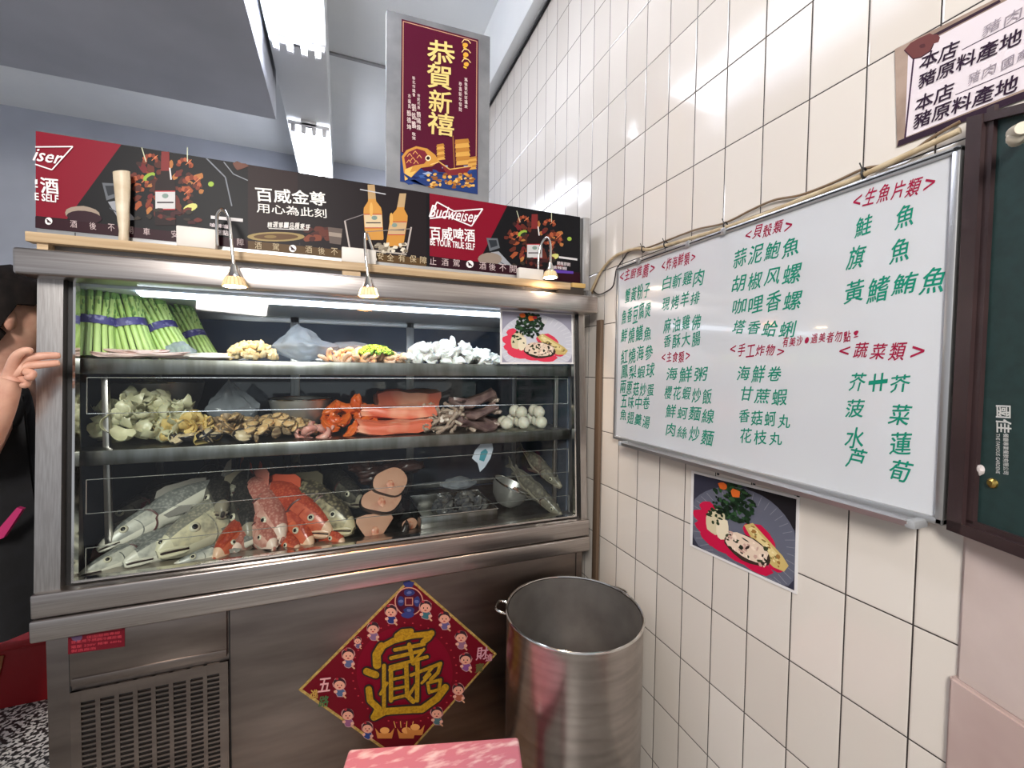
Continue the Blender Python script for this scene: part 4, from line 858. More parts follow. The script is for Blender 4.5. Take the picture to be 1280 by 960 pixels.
N_ = [(hip, .12), (chest, .125), (neck, .052), (HC + Vector((-.005, .0, -.05)), .066), (HC + Vector((0, 0, .02)), .082), (HC + Vector((.003, .0, .075)), .055),
      (shL, .055), (el, .040), (wr, .0255), (hn(15, 480), .023), (hn(21, 463), .025),
      (hip + Vector((-.12, .01, -.06)), .085), (Vector((hip.x - .26, 1.59, .43)), .058), (Vector((hip.x - .28, 1.60, .085)), .038), (Vector((hip.x - .28, 1.50, .035)), .03),
      (hip + Vector((-.02, .04, -.06)), .085), (Vector((hip.x - .13, 1.66, .43)), .058), (Vector((hip.x - .15, 1.68, .085)), .038), (Vector((hip.x - .15, 1.58, .035)), .03),
      (shR, .055), (Vector((shR.x - .14, 1.68, .95)), .038), (Vector((shR.x - .10, 1.58, .74)), .025), (Vector((shR.x - .09, 1.56, .66)), .03)]
E_ = [(0, 1), (1, 2), (2, 3), (3, 4), (4, 5), (1, 6), (6, 7), (7, 8), (8, 9), (9, 10), (0, 11), (11, 12), (12, 13), (13, 14), (0, 15), (15, 16), (16, 17), (17, 18), (1, 19), (19, 20), (20, 21), (21, 22)]
def chain(start, pts, r):
    prev = start
    for i, p in enumerate(pts): N_.append((p, r * (1 - .10 * i))); E_.append((prev, len(N_) - 1)); prev = len(N_) - 1
chain(10, [hn(31, 449), hn(47, 445.5), hn(62, 444.5, 1.288), hn(77, 444.5, 1.296)], .0112)
chain(10, [hn(31, 456.5), hn(46, 456), hn(61, 455, 1.288), hn(76, 453.5, 1.296)], .0112)
chain(10, [hn(29, 464), hn(42, 467, 1.275), hn(39, 473, 1.262), hn(29, 472, 1.264)], .0108)
chain(10, [hn(25, 472), hn(35, 477, 1.276), hn(32, 483, 1.266), hn(24, 481, 1.268)], .0098)
chain(9, [hn(14, 460, 1.276), hn(20, 445, 1.268), hn(31, 437.5, 1.268), hn(43, 438.5, 1.272)], .0115)
def face(b):
    look = Vector((.86, .42, -.25)).normalized(); sd = Vector((-look.y, look.x, 0)).normalized(); upv = sd.cross(look); upv = upv if upv.z > 0 else -upv
    c = HC + Vector((0, 0, .0))
    F = lambda x, y, z: c + sd * x + look * y + upv * z
    b.ell(F(0, .086, -.012), (.013, .016, .017), SKIN, 2); b.tube([F(0, .078, .02), F(0, .094, -.012)], [.007, .011], SKIN, 8)
    for s in (-1, 1):
        b.ell(F(s * .03, .071, .012), (.013, .010, .008), mat('eye_white', (226, 222, 216), .2), 2); b.ell(F(s * .03, .0795, .012), (.005, .004, .005), mat('iris_dark', (30, 22, 18), .2), 2)
        b.ell(F(s * .083, -.002, -.005), (.010, .018, .028), SKIN, 2, .15, 2, 4)
        b.tube([F(s * .016, .081, .031), F(s * .032, .080, .035), F(s * .046, .070, .031)], .003, mat('eyebrow', (36, 28, 26), .7), 6)
    b.ell(F(0, .076, -.045), (.022, .009, .006), mat('lips', (160, 92, 84), .4), 2)
    b.ell(F(0, .066, -.075), (.022, .014, .014), SKIN, 2)
body = skin('body', N_, E_, SKIN, pe, 0, 2, face)
HAIR = mat('dark_hair', (15, 12, 11), .75, spec=.1, c2=(28, 22, 20), scale=60, stretch=(1, 1, .2))
m = MB(); b = bmesh.new(); bmesh.ops.create_icosphere(b, subdivisions=4, radius=1)
look = Vector((.86, .42, -.25)).normalized()
for v in list(b.verts):
    d = v.co.normalized()
    if d.z < -.06 + .42 * d.dot(look) and not (d.dot(look) < .05 and d.z > -.8): b.verts.remove(v); continue
    k = 1 + .05 * noise.noise(Vector((d.x * 14, d.y * 14, d.z * 3))); v.co = Vector((d.x * .104, d.y * .104, d.z * .118)) * k + HC + Vector((0, 0, .018))
r_ = bmesh.ops.solidify(b, geom=b.faces[:], thickness=.012); m.bm(b, HAIR); m.build('hair', pe)
BLK = mat('black_cloth', (10, 10, 12), .9, c2=(16, 16, 20), scale=40, bump=.2)
sn = [(hip + Vector((0, 0, -.03)), .145), (chest, .148), (neck + Vector((0, 0, -.035)), .07), (shL, .075), (shL.lerp(el, .55), .062), (shR, .075), (shR.lerp(N_[20][0], .7), .062)]
skin('shirt', sn, [(0, 1), (1, 2), (1, 3), (3, 4), (1, 5), (5, 6)], BLK, pe)
tn = [(hip, .14), (N_[11][0], .10), (N_[12][0], .075), (N_[13][0], .058), (N_[15][0], .10), (N_[16][0], .075), (N_[17][0], .058)]
skin('trousers', tn, [(0, 1), (1, 2), (2, 3), (0, 4), (4, 5), (5, 6)], mat('dark_trousers', (12, 12, 14), .9), pe)
for i in (14, 18):
    p = N_[i][0]; m = MB(); m.ell((p.x, p.y + .03, .040), (.048, .125, .040), BLACK, 3, .05); m.build('shoe', pe)
# long black apron hanging in front
m = MB(); rows = []
for i in range(15):
    t = i / 14; z = H - .08 - t * .60; x0 = HC.x - .25; x1 = HC.x + .085 - .05 * (1 - t); y = 1.405 - .02 * math.sin(t * 3)
    rows.append([Vector((x0 + (x1 - x0) * j / 16, y + .02 * math.sin(j * .9) * t + .05 * ((j / 16 - .5) * 2) ** 2, z)) for j in range(17)])
vs = [p for r in rows for p in r]; fs = [[i * 17 + j, i * 17 + j + 1, (i + 1) * 17 + j + 1, (i + 1) * 17 + j] for i in range(14) for j in range(16)]
k = len(vs); vs += [p + Vector((0, .008, 0)) for p in vs[:k]]; fs += [[a + k for a in f][::-1] for f in fs[:]]
m.add(vs, fs, BLK); ap = m.build('apron', pe)
m = MB(); c = on_y(4, 662, 1.375)
m.prism([c + Vector((-.05, 0, -.04)), c + Vector((.0, 0, -.02)), c + Vector((.035, 0, .045)), c + Vector((.025, 0, .05)), c + Vector((-.01, 0, .0)), c + Vector((-.06, 0, -.02))], (0, .012, 0), mat('magenta_print', (160, 20, 84), .6)); o = m.build('apron_print', pe); o['label'] = 'magenta print on the apron'

# ================================================================ FOOD ON THE TOP SHELF
def frame_at(loc, x, upv=Vector((0, 0, 1)), roll=0.0):
    x = x.normalized(); z = (upv - x * upv.dot(x)).normalized(); y = z.cross(x)
    M = Matrix((x, y, z)).transposed().to_4x4()
    M = M @ Matrix.Rotation(roll, 4, 'X'); M.translation = loc; return M
GA = mat('asparagus_green', (164, 194, 96), .42, c2=(194, 216, 138), scale=14, stretch=(1, 1, .4)); GT = mat('asparagus_tip', (96, 142, 62), .5, c2=(128, 166, 82), scale=60)
BAND = mat('violet_band', (56, 48, 112), .5, c2=(150, 146, 180), scale=60, lo=.55, hi=.7)
def asparagus(foot, top, r, n, label, band_t, seed):
    """bundle of spears standing from foot to top"""
    rd = random.Random(seed); t = thing('asparagus_bundle', foot, label, 'asparagus', 'asparagus bundles on the top shelf')
    ax = top - foot; L = ax.length; M = frame_at(foot, ax, Vector((0, -1, 0)))
    k = 0; spots = [(0, 0)] + [(.38, i * PI / 3) for i in range(6)] + [(.72, i * PI / 6 + .2) for i in range(12)] + [(1.02, i * PI / 9 + .1) for i in range(18)]
    for rr, th in spots[:n]:
        s = r / 5.4 * rd.uniform(.85, 1.1); cy, cz = rr * r * math.cos(th), rr * r * math.sin(th); fl = 1.0 + .18 * rd.uniform(.6, 1)
        l = L * rd.uniform(.9, 1.03); m = MB()
        path = [M @ Vector((l * q, cy * (1 + (abs(q - band_t)) * .35) , cz * (1 + abs(q - band_t) * .35))) for q in (0, .2, .4, .6, .78, .86, .92, .97, 1.0)]
        for p in path: p.z = max(p.z, SH1 + .002)
        m.tube(path[:6], [s, s, s, s * .97, s * .9, s * .95], GA, 8); m.tube(path[5:], [s * .95, s * 1.02, s * .7, s * .2], GT, 8)
        for q in (.62, .70, .78, .84, .88, .92):
            p0 = M @ Vector((l * q, cy * 1.12, cz * 1.12)); a = rd.uniform(0, 6.28); d = Vector((math.cos(a), math.sin(a) * .9 - .4, 0)).normalized() * s * .8
            b = MB(); m.ell(p0 + d, (s * .35, s * .35, s * 1.0), GT, 1)
        m.build('spear', t)
    m = MB(); p = M @ Vector((L * band_t, 0, 0)); pts = []
    R0 = r * 1.26
    ring = [(L * band_t - .011, R0), (L * band_t + .011, R0 * .99), (L * band_t + .011, R0 * .97), (L * band_t - .011, R0 * .97)]
    vs = [M @ Vector((a, q * math.cos(2 * PI * i / 24), q * math.sin(2 * PI * i / 24))) for a, q in ring for i in range(24)]
    m.add(vs, [[i * 24 + j, i * 24 + (j + 1) % 24, ((i + 1) % 4) * 24 + (j + 1) % 24, ((i + 1) % 4) * 24 + j] for i in range(4) for j in range(24)], BAND); o = m.build('band', t); o['label'] = 'violet printed band'
    return t
s1 = SH1 + .001
def spt(u, y, z=s1): p = on_y(u, 450, y); return Vector((p.x, y, z))
asparagus(spt(114, 1.475), on_y(117, 358, 1.50), .040, 37, 'asparagus bundle standing upright at the left end of the top shelf', .50, 1)
asparagus(spt(172, 1.52), on_y(146, 364, 1.54), .036, 37, 'asparagus bundle leaning second from the left post', .50, 2)
asparagus(spt(222, 1.56), on_y(179, 372, 1.60), .034, 37, 'asparagus bundle leaning third along, tilted hard to the left', .48, 3)
asparagus(spt(256, 1.68), on_y(219, 382, 1.72), .032, 37, 'darker asparagus bundle farthest back and to the right of the others', .42, 4)

def pile(name, cat, label, group, protos, n, region, z0, hgt, seed, flat=.5, scl=(.85, 1.15), power=.6):
    """heap of loose pieces: region = (u0, u1, y0, y1) on a shelf at z0, heap height hgt in the middle"""
    rd = random.Random(seed); u0, u1, ya, yb = region; out = []
    for i in range(n):
        for _ in range(20):
            a, b = rd.uniform(-1, 1), rd.uniform(-1, 1)
            if a * a + b * b < 1: break
        y = (ya + yb) / 2 + b * (yb - ya) / 2; u = (u0 + u1) / 2 + a * (u1 - u0) / 2; x = min(max(on_y(u, 480, y).x, -.61), .755)
        top = hgt * (1 - (a * a + b * b)) ** power; z = z0 + .006 + top * rd.uniform(.55, 1.0) * (1 if i % 4 else .4)
        E = Euler((rd.gauss(0, flat), rd.gauss(0, flat), rd.uniform(0, 6.28)))
        M = E.to_matrix().to_4x4() @ Matrix.Scale(rd.uniform(*scl), 4); M.translation = (x, y, z)
        p = rd.choice(protos)
        out.append(put(p, M, name, label, cat, group))
    return out
USED = set()
def put(p, M, name, label, cat, group=None):
    """first use moves the piece itself, later ones copy it with its parts"""
    if p.name in USED: o = dup(p, M)
    else: USED.add(p.name); o = p; o.matrix_world = M
    tag(o, label, cat, group); return o
def proto(name, fn, k):
    r = []
    for i in range(k): m = MB(); fn(m, i); r.append(m.build(name, origin=(0, 0, 0)))
    return r
# flat pinkish meat strips
MEAT = mat('pale_pink_meat', (206, 166, 158), .4, c2=(226, 198, 190), scale=25, stretch=(.3, 1, 1), sss=.1)
def strip_(m, i): m.ell((0, 0, 0), (.075, .014, .007), MEAT, 3, .35, 2.2, i + 1, bend=.08)
ST = proto('meat_strip', strip_, 2)
for i, (u, y, dz, yaw) in enumerate(((150, 1.435, 0, .05), (172, 1.445, .009, -.08), (195, 1.44, .004, .12), (150, 1.47, .004, .1), (215, 1.47, .0, 0))):
    p = on_y(u, 450, y); M = Matrix.Rotation(yaw, 4, 'Z'); M.translation = (p.x, y, s1 + .008 + dz)
    put(ST[i % 2], M, 'meat_strip', 'thin pale pink meat strip lying before the asparagus bundles', 'meat', 'pale meat strips on the top shelf')
FIL = mat('pale_fillet', (214, 204, 198), .35, c2=(226, 214, 206), scale=18, sss=.1)
def fil(m, i): m.ell((0, 0, 0), (.085, .035, .010), FIL, 3, .3, 2, 9)
fp = proto('fish_fillet', fil, 1)[0]; p = on_y(262, 450, 1.46); M = Matrix.Translation((p.x, 1.47, s1 + .010)); put(fp, M, 'fish_fillet', 'pale flat fillet between the meat strips and the tan nut heap', 'fillet')
# milky plastic bags
BAG = clear('milky_bag', (236, 240, 244), .42, .12, (218, 224, 232))
def bag(loc, rx, ry, h, seed, label, peak=0.35, tilt=(0, 0)):
    b = bmesh.new(); bmesh.ops.create_icosphere(b, subdivisions=4, radius=1)
    for v in b.verts:
        d = v.co.copy(); n1 = noise.noise(d * 2.1 + Vector((seed, 0, 0))); n2 = abs(noise.noise(d * 5 + Vector((0, seed, 3)))); k = 1 + .25 * n1 - .18 * n2
        z = (d.z * .5 + .5); pinch = 1 - peak * max(0, z - .4) / .6 * 1.5
        v.co = Vector((d.x * rx * k * max(pinch, .12) + tilt[0] * z * h, d.y * ry * k * max(pinch, .12) + tilt[1] * z * h, max(0, z + .1 * n1) * h))
    m = MB(); m.bm(b, BAG, Matrix.Translation(loc)); o = m.build('plastic_bag', origin=loc); return tag(o, label, 'bag')
bx = lambda u, y, z: Vector((on_y(u, 450, y).x, y, z))
bag(bx(226, 1.50, s1), .04, .03, .052, 1, 'small milky plastic bag at the foot of the leaning asparagus', .3)
bag(bx(385, 1.54, s1), .10, .06, .115, 2, 'peaked milky plastic bag beside the tan heap on the top shelf', .52, (-.25, 0))
bag(bx(436, 1.57, s1), .12, .05, .070, 3, 'low milky plastic bag behind the chopped green onion', .2)
# tan heap
TAN = mat('tan_kernel', (206, 176, 128), .4, c2=(224, 204, 164), scale=30, sss=.1)
KN = proto('scallop_piece', lambda m, i: m.ell((0, 0, 0), (.0115, .008, .007), TAN, 2, .4, 1.8, i), 3)
pile('scallop_piece', 'seafood piece', 'small tan shellfish piece in the heap left of the peaked plastic bag', 'tan pieces heaped on the top shelf', KN, 130, (284, 346, 1.42, 1.52), s1, .050, 5, .8)
# shrimp-coloured paste and chopped scallion
OR = mat('peach_shrimp', (222, 176, 140), .4, c2=(238, 208, 178), scale=30, sss=.15)
SHR = proto('peeled_shrimp', lambda m, i: m.tube([(.016 * math.cos(t), .016 * math.sin(t), 0) for t in [k * .5 for k in range(8)]], [.003, .006, .0075, .008, .0075, .0065, .005, .002], OR, 8), 2)
pile('peeled_shrimp', 'shrimp', 'peach coloured peeled shrimp around the chopped green onion', 'peeled shrimp on the top shelf', SHR, 55, (402, 505, 1.42, 1.53), s1, .030, 6, .9)
SC = MB(); rd = random.Random(8); SG = [mat('scallion_light', (140, 190, 84), .45), mat('scallion_dark', (84, 140, 54), .45)]
for i in range(420):
    a = rd.uniform(0, 6.28); r = rd.random() ** .5; y = 1.448 + .034 * r * math.sin(a); c = on_y(469 + 23 * r * math.cos(a), 450, y); z = s1 + .026 + .030 * (1 - r * r) ** .7 * rd.uniform(.7, 1)
    M = Euler((rd.uniform(0, 3), rd.uniform(0, 3), rd.uniform(0, 3))).to_matrix().to_4x4(); M.translation = (c.x, y, z)
    SC.lathe([(.0042, -.003), (.0042, .003), (.003, .003), (.003, -.003)], SG[i % 2], 9, M=M, closed=True)
tag(SC.build('chopped_scallion'), 'bright green chopped green onion heaped on the shrimp', 'green onion', kind='stuff')
# white squid
SQ = mat('white_squid', (222, 220, 214), .32, c2=(236, 234, 230), scale=20, sss=.2)
SQP = proto('squid_piece', lambda m, i: m.ell((0, 0, 0), (.021, .015, .0085), SQ, 3, .4, 1.6, i + 20, bend=.35 if i % 2 else -.3), 4)
pile('squid_piece', 'squid', 'glossy white squid piece in the heap beside the pale dish photograph', 'white squid heaped on the top shelf', SQP, 105, (506, 620, 1.42, 1.54), s1, .066, 9, .5, (1.05, 1.4))

# ================================================================ FOOD ON THE MIDDLE SHELF
s2 = SH2 + .001
STB = mat('bowl_steel', (196, 194, 190), .38, .75)
def bowl(loc, R, h, label, tilt=0, tiltdir=0):
    t = thing('metal_bowl', loc, label, 'bowl', None)
    M = Matrix.Rotation(tiltdir, 4, 'Z') @ Matrix.Rotation(tilt, 4, 'X') @ Matrix.Rotation(-tiltdir, 4, 'Z'); M.translation = loc
    m = MB(); m.lathe([(0, .002), (R * .45, .002), (R * .75, h * .3), (R * .93, h * .7), (R, h), (R * .97, h), (R * .9, h * .7), (R * .72, h * .32), (R * .42, .006), (0, .006)], STB, 48, M=M); m.build('bowl_body', t)
    m = MB(); m.tube([M @ Vector((R * math.cos(2 * PI * k / 48), R * math.sin(2 * PI * k / 48), h)) for k in range(49)], .003, CHROME, 8, cap=False); m.build('rim', t); return t
def sheet(m, i, c, L=.034, W=.024, th=.003):
    """thin curled slice"""
    b = bmesh.new(); nx, ny = 9, 6; V = {}
    for s in (1, -1):
        for a in range(nx):
            for q in range(ny):
                x = (a / (nx - 1) - .5) * 2; y = (q / (ny - 1) - .5) * 2; e = 1 - .25 * y * y * x * x
                k = noise.noise(Vector((x * 1.3 + i * 5, y * 1.3, 1)))
                V[(s, a, q)] = b.verts.new((x * L * e * (1 + .15 * k), y * W * (1 - .35 * x * x) * (1 + .2 * k), .014 * (x * x) * (1 + .5 * k) + .006 * k + .006 * y * y + s * th * (1 - .5 * max(x * x, y * y))))
    for s in (1, -1):
        for a in range(nx - 1):
            for q in range(ny - 1):
                f = [V[(s, a, q)], V[(s, a + 1, q)], V[(s, a + 1, q + 1)], V[(s, a, q + 1)]]; b.faces.new(f if s > 0 else f[::-1])
    bd = [(a, 0) for a in range(nx)] + [(nx - 1, q) for q in range(1, ny)] + [(a, ny - 1) for a in range(nx - 2, -1, -1)] + [(0, q) for q in range(ny - 2, 0, -1)]
    for (p, r) in zip(bd, bd[1:] + bd[:1]): b.faces.new([V[(1, *r)], V[(1, *p)], V[(-1, *p)], V[(-1, *r)]])
    m.bm(b, c)
BAM = [mat('conch_slice_pale', (216, 212, 180), .35, c2=(192, 188, 150), scale=22, detail=4, sss=.1), mat('conch_slice_olive', (188, 186, 152), .35, c2=(210, 206, 174), scale=22, sss=.1)]
CS = proto('conch_slice', lambda m, i: sheet(m, i, BAM[i % 2], .027, .020), 6)
pile('conch_slice', 'shellfish slice', 'pale olive curled slice in the big heap at the left of the middle shelf', 'pale curled slices on the middle shelf', CS, 150, (96, 248, 1.425, 1.62), s2, .125, 12, .9, (.75, 1.2), .5)
YS = proto('mantle_slice', lambda m, i: sheet(m, i + 9, mat('yellow_slice', (222, 196, 128), .35, c2=(206, 176, 106), scale=24, sss=.1), .026, .018), 4)
pile('mantle_slice', 'shellfish slice', 'yellow curled slice between the olive heap and the clams', 'yellow slices on the middle shelf', YS, 40, (196, 268, 1.43, 1.55), s2, .085, 13, .8)
bowl(bx(192, 1.72, s2), .135, .165, 'steel bowl half hidden behind the olive slice heap')
INB = proto('chopped_piece', lambda m, i: m.ell((0, 0, 0), (.02, .014, .01), BAM[0], 2, .4, 2, i), 2)
pile('chopped_piece', 'seafood piece', 'pale piece inside the steel bowl behind the slice heap', 'pieces in the rear bowl', INB, 14, (160, 212, 1.64, 1.76), s2 + .13, .035, 14)
bag(bx(293, 1.60, s2 + .02), .075, .05, .155, 7, 'tall cone shaped milky plastic bag above the clams', .62, (-.1, 0))
SHELLM = mat('clam_shell', (168, 146, 116), .4, c2=(110, 88, 68), scale=40, stretch=(1, 4, 1)); FLESH = mat('clam_flesh', (230, 198, 146), .35, c2=(216, 170, 116), scale=40, sss=.15); SHB = mat('mussel_shell', (38, 36, 40), .3, c2=(60, 56, 58), scale=30)
def clam(i, sh):
    t = bpy.data.objects.new('opened_clam', None); COL.objects.link(t); t.empty_display_size = .01
    b = MB(); v = []; n = 16; prof = [(0, 0), (.35, .0025), (.7, .006), (1, .012)]
    for k, (r, z) in enumerate(prof):
        for j in range(n): a = 2 * PI * j / n; v.append((.019 * r * math.cos(a), .0155 * r * math.sin(a) * (1 - .15 * math.cos(a)), z))
    k0 = len(v); v += [(x * .96, y * .96, z + .0015) for x, y, z in v]
    fs = [[i_ * n + j, i_ * n + (j + 1) % n, (i_ + 1) * n + (j + 1) % n, (i_ + 1) * n + j] for i_ in range(3) for j in range(n)]
    fs = [f[::-1] for f in fs] + [[a + k0 for a in f] for f in fs] + [[3 * n + j, 3 * n + (j + 1) % n, k0 + 3 * n + (j + 1) % n, k0 + 3 * n + j] for j in range(n)]
    b.add(v, fs, sh); b.build('shell', t); b = MB(); b.ell((0, 0, .011), (.0155, .0115, .006), FLESH if i < 3 else mat('mussel_flesh', (206, 186, 150), .35), 3, .45, 1.7, i); b.build('flesh', t); return t
CL = [clam(i, SHELLM) for i in range(3)]; MU = [clam(i + 3, SHB) for i in range(2)]
pile('opened_clam', 'clam', 'opened tan clam with orange flesh in the middle shelf heap', 'opened clams on the middle shelf', CL, 105, (228, 395, 1.425, 1.58), s2, .060, 15, .7, (.9, 1.25))
pile('opened_mussel', 'mussel', 'black shelled mussel along the front lip below the yellow slices', 'black mussels on the middle shelf', MU, 14, (205, 345, 1.42, 1.46), s2, .012, 16, .6, (1.1, 1.5))
bowl(bx(376, 1.63, s2), .098, .110, 'steel bowl behind the clams near the orange roe')
PINK = mat('pink_shrimp', (216, 140, 126), .35, c2=(232, 186, 172), scale=24, sss=.15)
PS = proto('pink_shrimp', lambda m, i: m.tube([(.019 * math.cos(t), .019 * math.sin(t), 0) for t in [k * .45 for k in range(8)]], [.004, .008, .0095, .0095, .009, .007, .005, .002], PINK, 10), 2)
pile('pink_shrimp', 'shrimp', 'pink shrimp between the clams and the orange roe', 'pink shrimp on the middle shelf', PS, 14, (376, 414, 1.43, 1.5), s2, .03, 17, .8)
ROE = mat('orange_roe', (226, 112, 44), .3, c2=(206, 84, 34), scale=16, detail=4, sss=.25)
RO = proto('roe_sac', lambda m, i: m.ell((0, 0, 0), (.031, .017, .016), ROE, 3, .45, 1.7, i + 3, bend=.25), 4)
pile('roe_sac', 'roe', 'glossy orange roe sac in the heap under the warm lamp', 'orange roe on the middle shelf', RO, 26, (402, 474, 1.46, 1.62), s2 + .01, .095, 18, .6)
SAL = mat('salmon_flesh', (228, 112, 80), .35, c2=(244, 176, 144), scale=7, detail=1, stretch=(1.5, 9, 1), lo=.44, hi=.6, sss=.15)
def slab(u0, u1, y, z, w, h, label, yaw=0, seed=0):
    x0, x1 = on_y(u0, 480, y).x, on_y(u1, 480, y).x; b = bmesh.new(); bmesh.ops.create_cube(b, size=1); bmesh.ops.subdivide_edges(b, edges=b.edges[:], cuts=5, use_grid_fill=True)
    for v in b.verts:
        d = v.co * 2; rr = 1 - .12 * (abs(d.y) ** 3 + abs(d.x) ** 6) ; k = noise.noise(v.co * 2.4 + Vector((seed, 0, 0)))
        v.co = Vector((v.co.x * (x1 - x0) * (1 + .12 * k), v.co.y * w * (1 + .22 * d.x) * (1 + .1 * k), v.co.z * h * rr * (1 + .25 * k) + .01 * (d.x) ** 2 + .012 * noise.noise(v.co * 3.7 + Vector((seed, 5, 0)))))
    M = Matrix.Rotation(yaw, 4, 'Z'); M.translation = ((x0 + x1) / 2, y, z + h / 2); m = MB(); m.bm(b, SAL); o = m.build('salmon_fillet', origin=(0, 0, 0)); o.matrix_world = M
    return tag(o, label, 'fish fillet')
slab(446, 535, 1.47, s2, .09, .042, 'lower red fish fillet at the front of the middle shelf', .05, 1)
slab(452, 542, 1.52, s2 + .046, .10, .040, 'upper red fish fillet lying on another beside the roe', -.04, 2)
slab(470, 546, 1.68, s2, .10, .13, 'tall reddish fillet block standing behind the other red fillets', .0, 3)
TEN = mat('squid_tentacle', (196, 176, 158), .35, c2=(164, 140, 126), scale=40, sss=.15)
def tent(m, i):
    rd = random.Random(i); pts = [Vector((0, 0, 0))]; d = Vector((1, 0, 0))
    for k in range(9): d = (d + Vector((rd.uniform(-.5, .5), rd.uniform(-.6, .6), rd.uniform(-.25, .25)))).normalized(); pts.append(pts[-1] + d * .009)
    c = sum(pts, Vector()) / len(pts); pts = [p - c for p in pts]; m.tube(pts, [.0062 - .0004 * k for k in range(10)], TEN, 8)
TN = proto('squid_tentacle', tent, 5)
pile('squid_tentacle', 'squid', 'curled beige squid tentacle in the heap right of the red fillets', 'squid tentacles on the middle shelf', TN, 60, (526, 592, 1.43, 1.55), s2, .085, 19, .7, (.95, 1.3))
SQB = mat('brown_squid_skin', (150, 122, 116), .32, c2=(104, 80, 80), scale=30, detail=5); SQW = mat('squid_inside', (208, 186, 174), .35)
def tube_squid(u, y, z, L, yaw, label, r=.03):
    x = on_y(u, 480, y).x; M = Matrix.Rotation(yaw, 4, 'Z'); M.translation = (x, y, z + r * .62)
    t = thing('whole_squid', (x, y, z), label, 'squid'); m = MB()
    vs = []; n = 20; ss = [(-.5, .25), (-.46, .7), (-.35, .95), (-.1, 1.05), (.2, 1), (.4, .92), (.5, .8), (.5, .68), (.3, .7)]
    for s, k in ss:
        for j in range(n): a = 2 * PI * j / n; q = noise.noise(Vector((s * 5, 1.6 * math.cos(a), 1.6 * math.sin(a) + u))); vs.append(M @ Vector((s * L, r * k * math.cos(a) * (1.45 + .5 * q), r * k * math.sin(a) * (.50 + .3 * q) + .016 * math.sin(s * 5 + u) + .010 * q)))
    m.add(vs, [[i * n + j, i * n + (j + 1) % n, (i + 1) * n + (j + 1) % n, (i + 1) * n + j] for i in range(len(ss) - 1) for j in range(n)] + [list(range(n))[::-1]], SQB); m.build('mantle', t)
    m = MB(); m.ell((0, 0, 0), (.02, r * .9, r * .35), SQW, 3, .3, 2, 1, M=M @ Matrix.Translation((L * .5, 0, 0))); o = m.build('head_opening', t)
    m = MB()
    for s in (-1, 1): m.prism([M @ Vector((-L * .5, s * .004, 0)), M @ Vector((-L * .38, s * r * 2.0, .002)), M @ Vector((-L * .22, s * r * 1.2, .002))], (0, 0, .004), SQB)
    m.build('tail_fin', t); return t
tube_squid(594, 1.47, s2, .15, .1, 'brown whole squid lowest at the front of its stack')
tube_squid(606, 1.54, s2 + .002, .16, -.1, 'brown whole squid lying behind the lowest squid')
tube_squid(596, 1.50, s2 + .042, .15, -.05, 'brown whole squid second from the top of the stack')
tube_squid(590, 1.52, s2 + .080, .17, .08, 'dark brown whole squid topmost of the stack', .036)
BALL = mat('fish_ball', (222, 214, 192), .4, c2=(232, 226, 210), scale=30, sss=.2)
FB = proto('fish_ball', lambda m, i: m.ell((0, 0, 0), (.0235, .0235, .022), BALL, 3, .10, 1.5, i + 2), 3)
i = 0
for (y, v0, us) in ((1.452, 0, (634, 655, 677, 698)), (1.505, 0, (630, 650, 672, 695, 714)), (1.565, 0, (640, 663, 684, 704)), (1.478, 1, (652, 674, 694)), (1.535, 1, (644, 668, 688))):
    for u in us:
        p = on_y(u, 480, y)
        if p.x > .758: continue
        M = Euler((i, i * 2, i * 3)).to_matrix().to_4x4(); M.translation = (p.x, y, s2 + .021 + v0 * .036)
        put(FB[i % 3], M, 'fish_ball', 'round cream fish ball in the heap at the right end of the middle shelf', 'fish ball', 'fish balls on the middle shelf'); i += 1

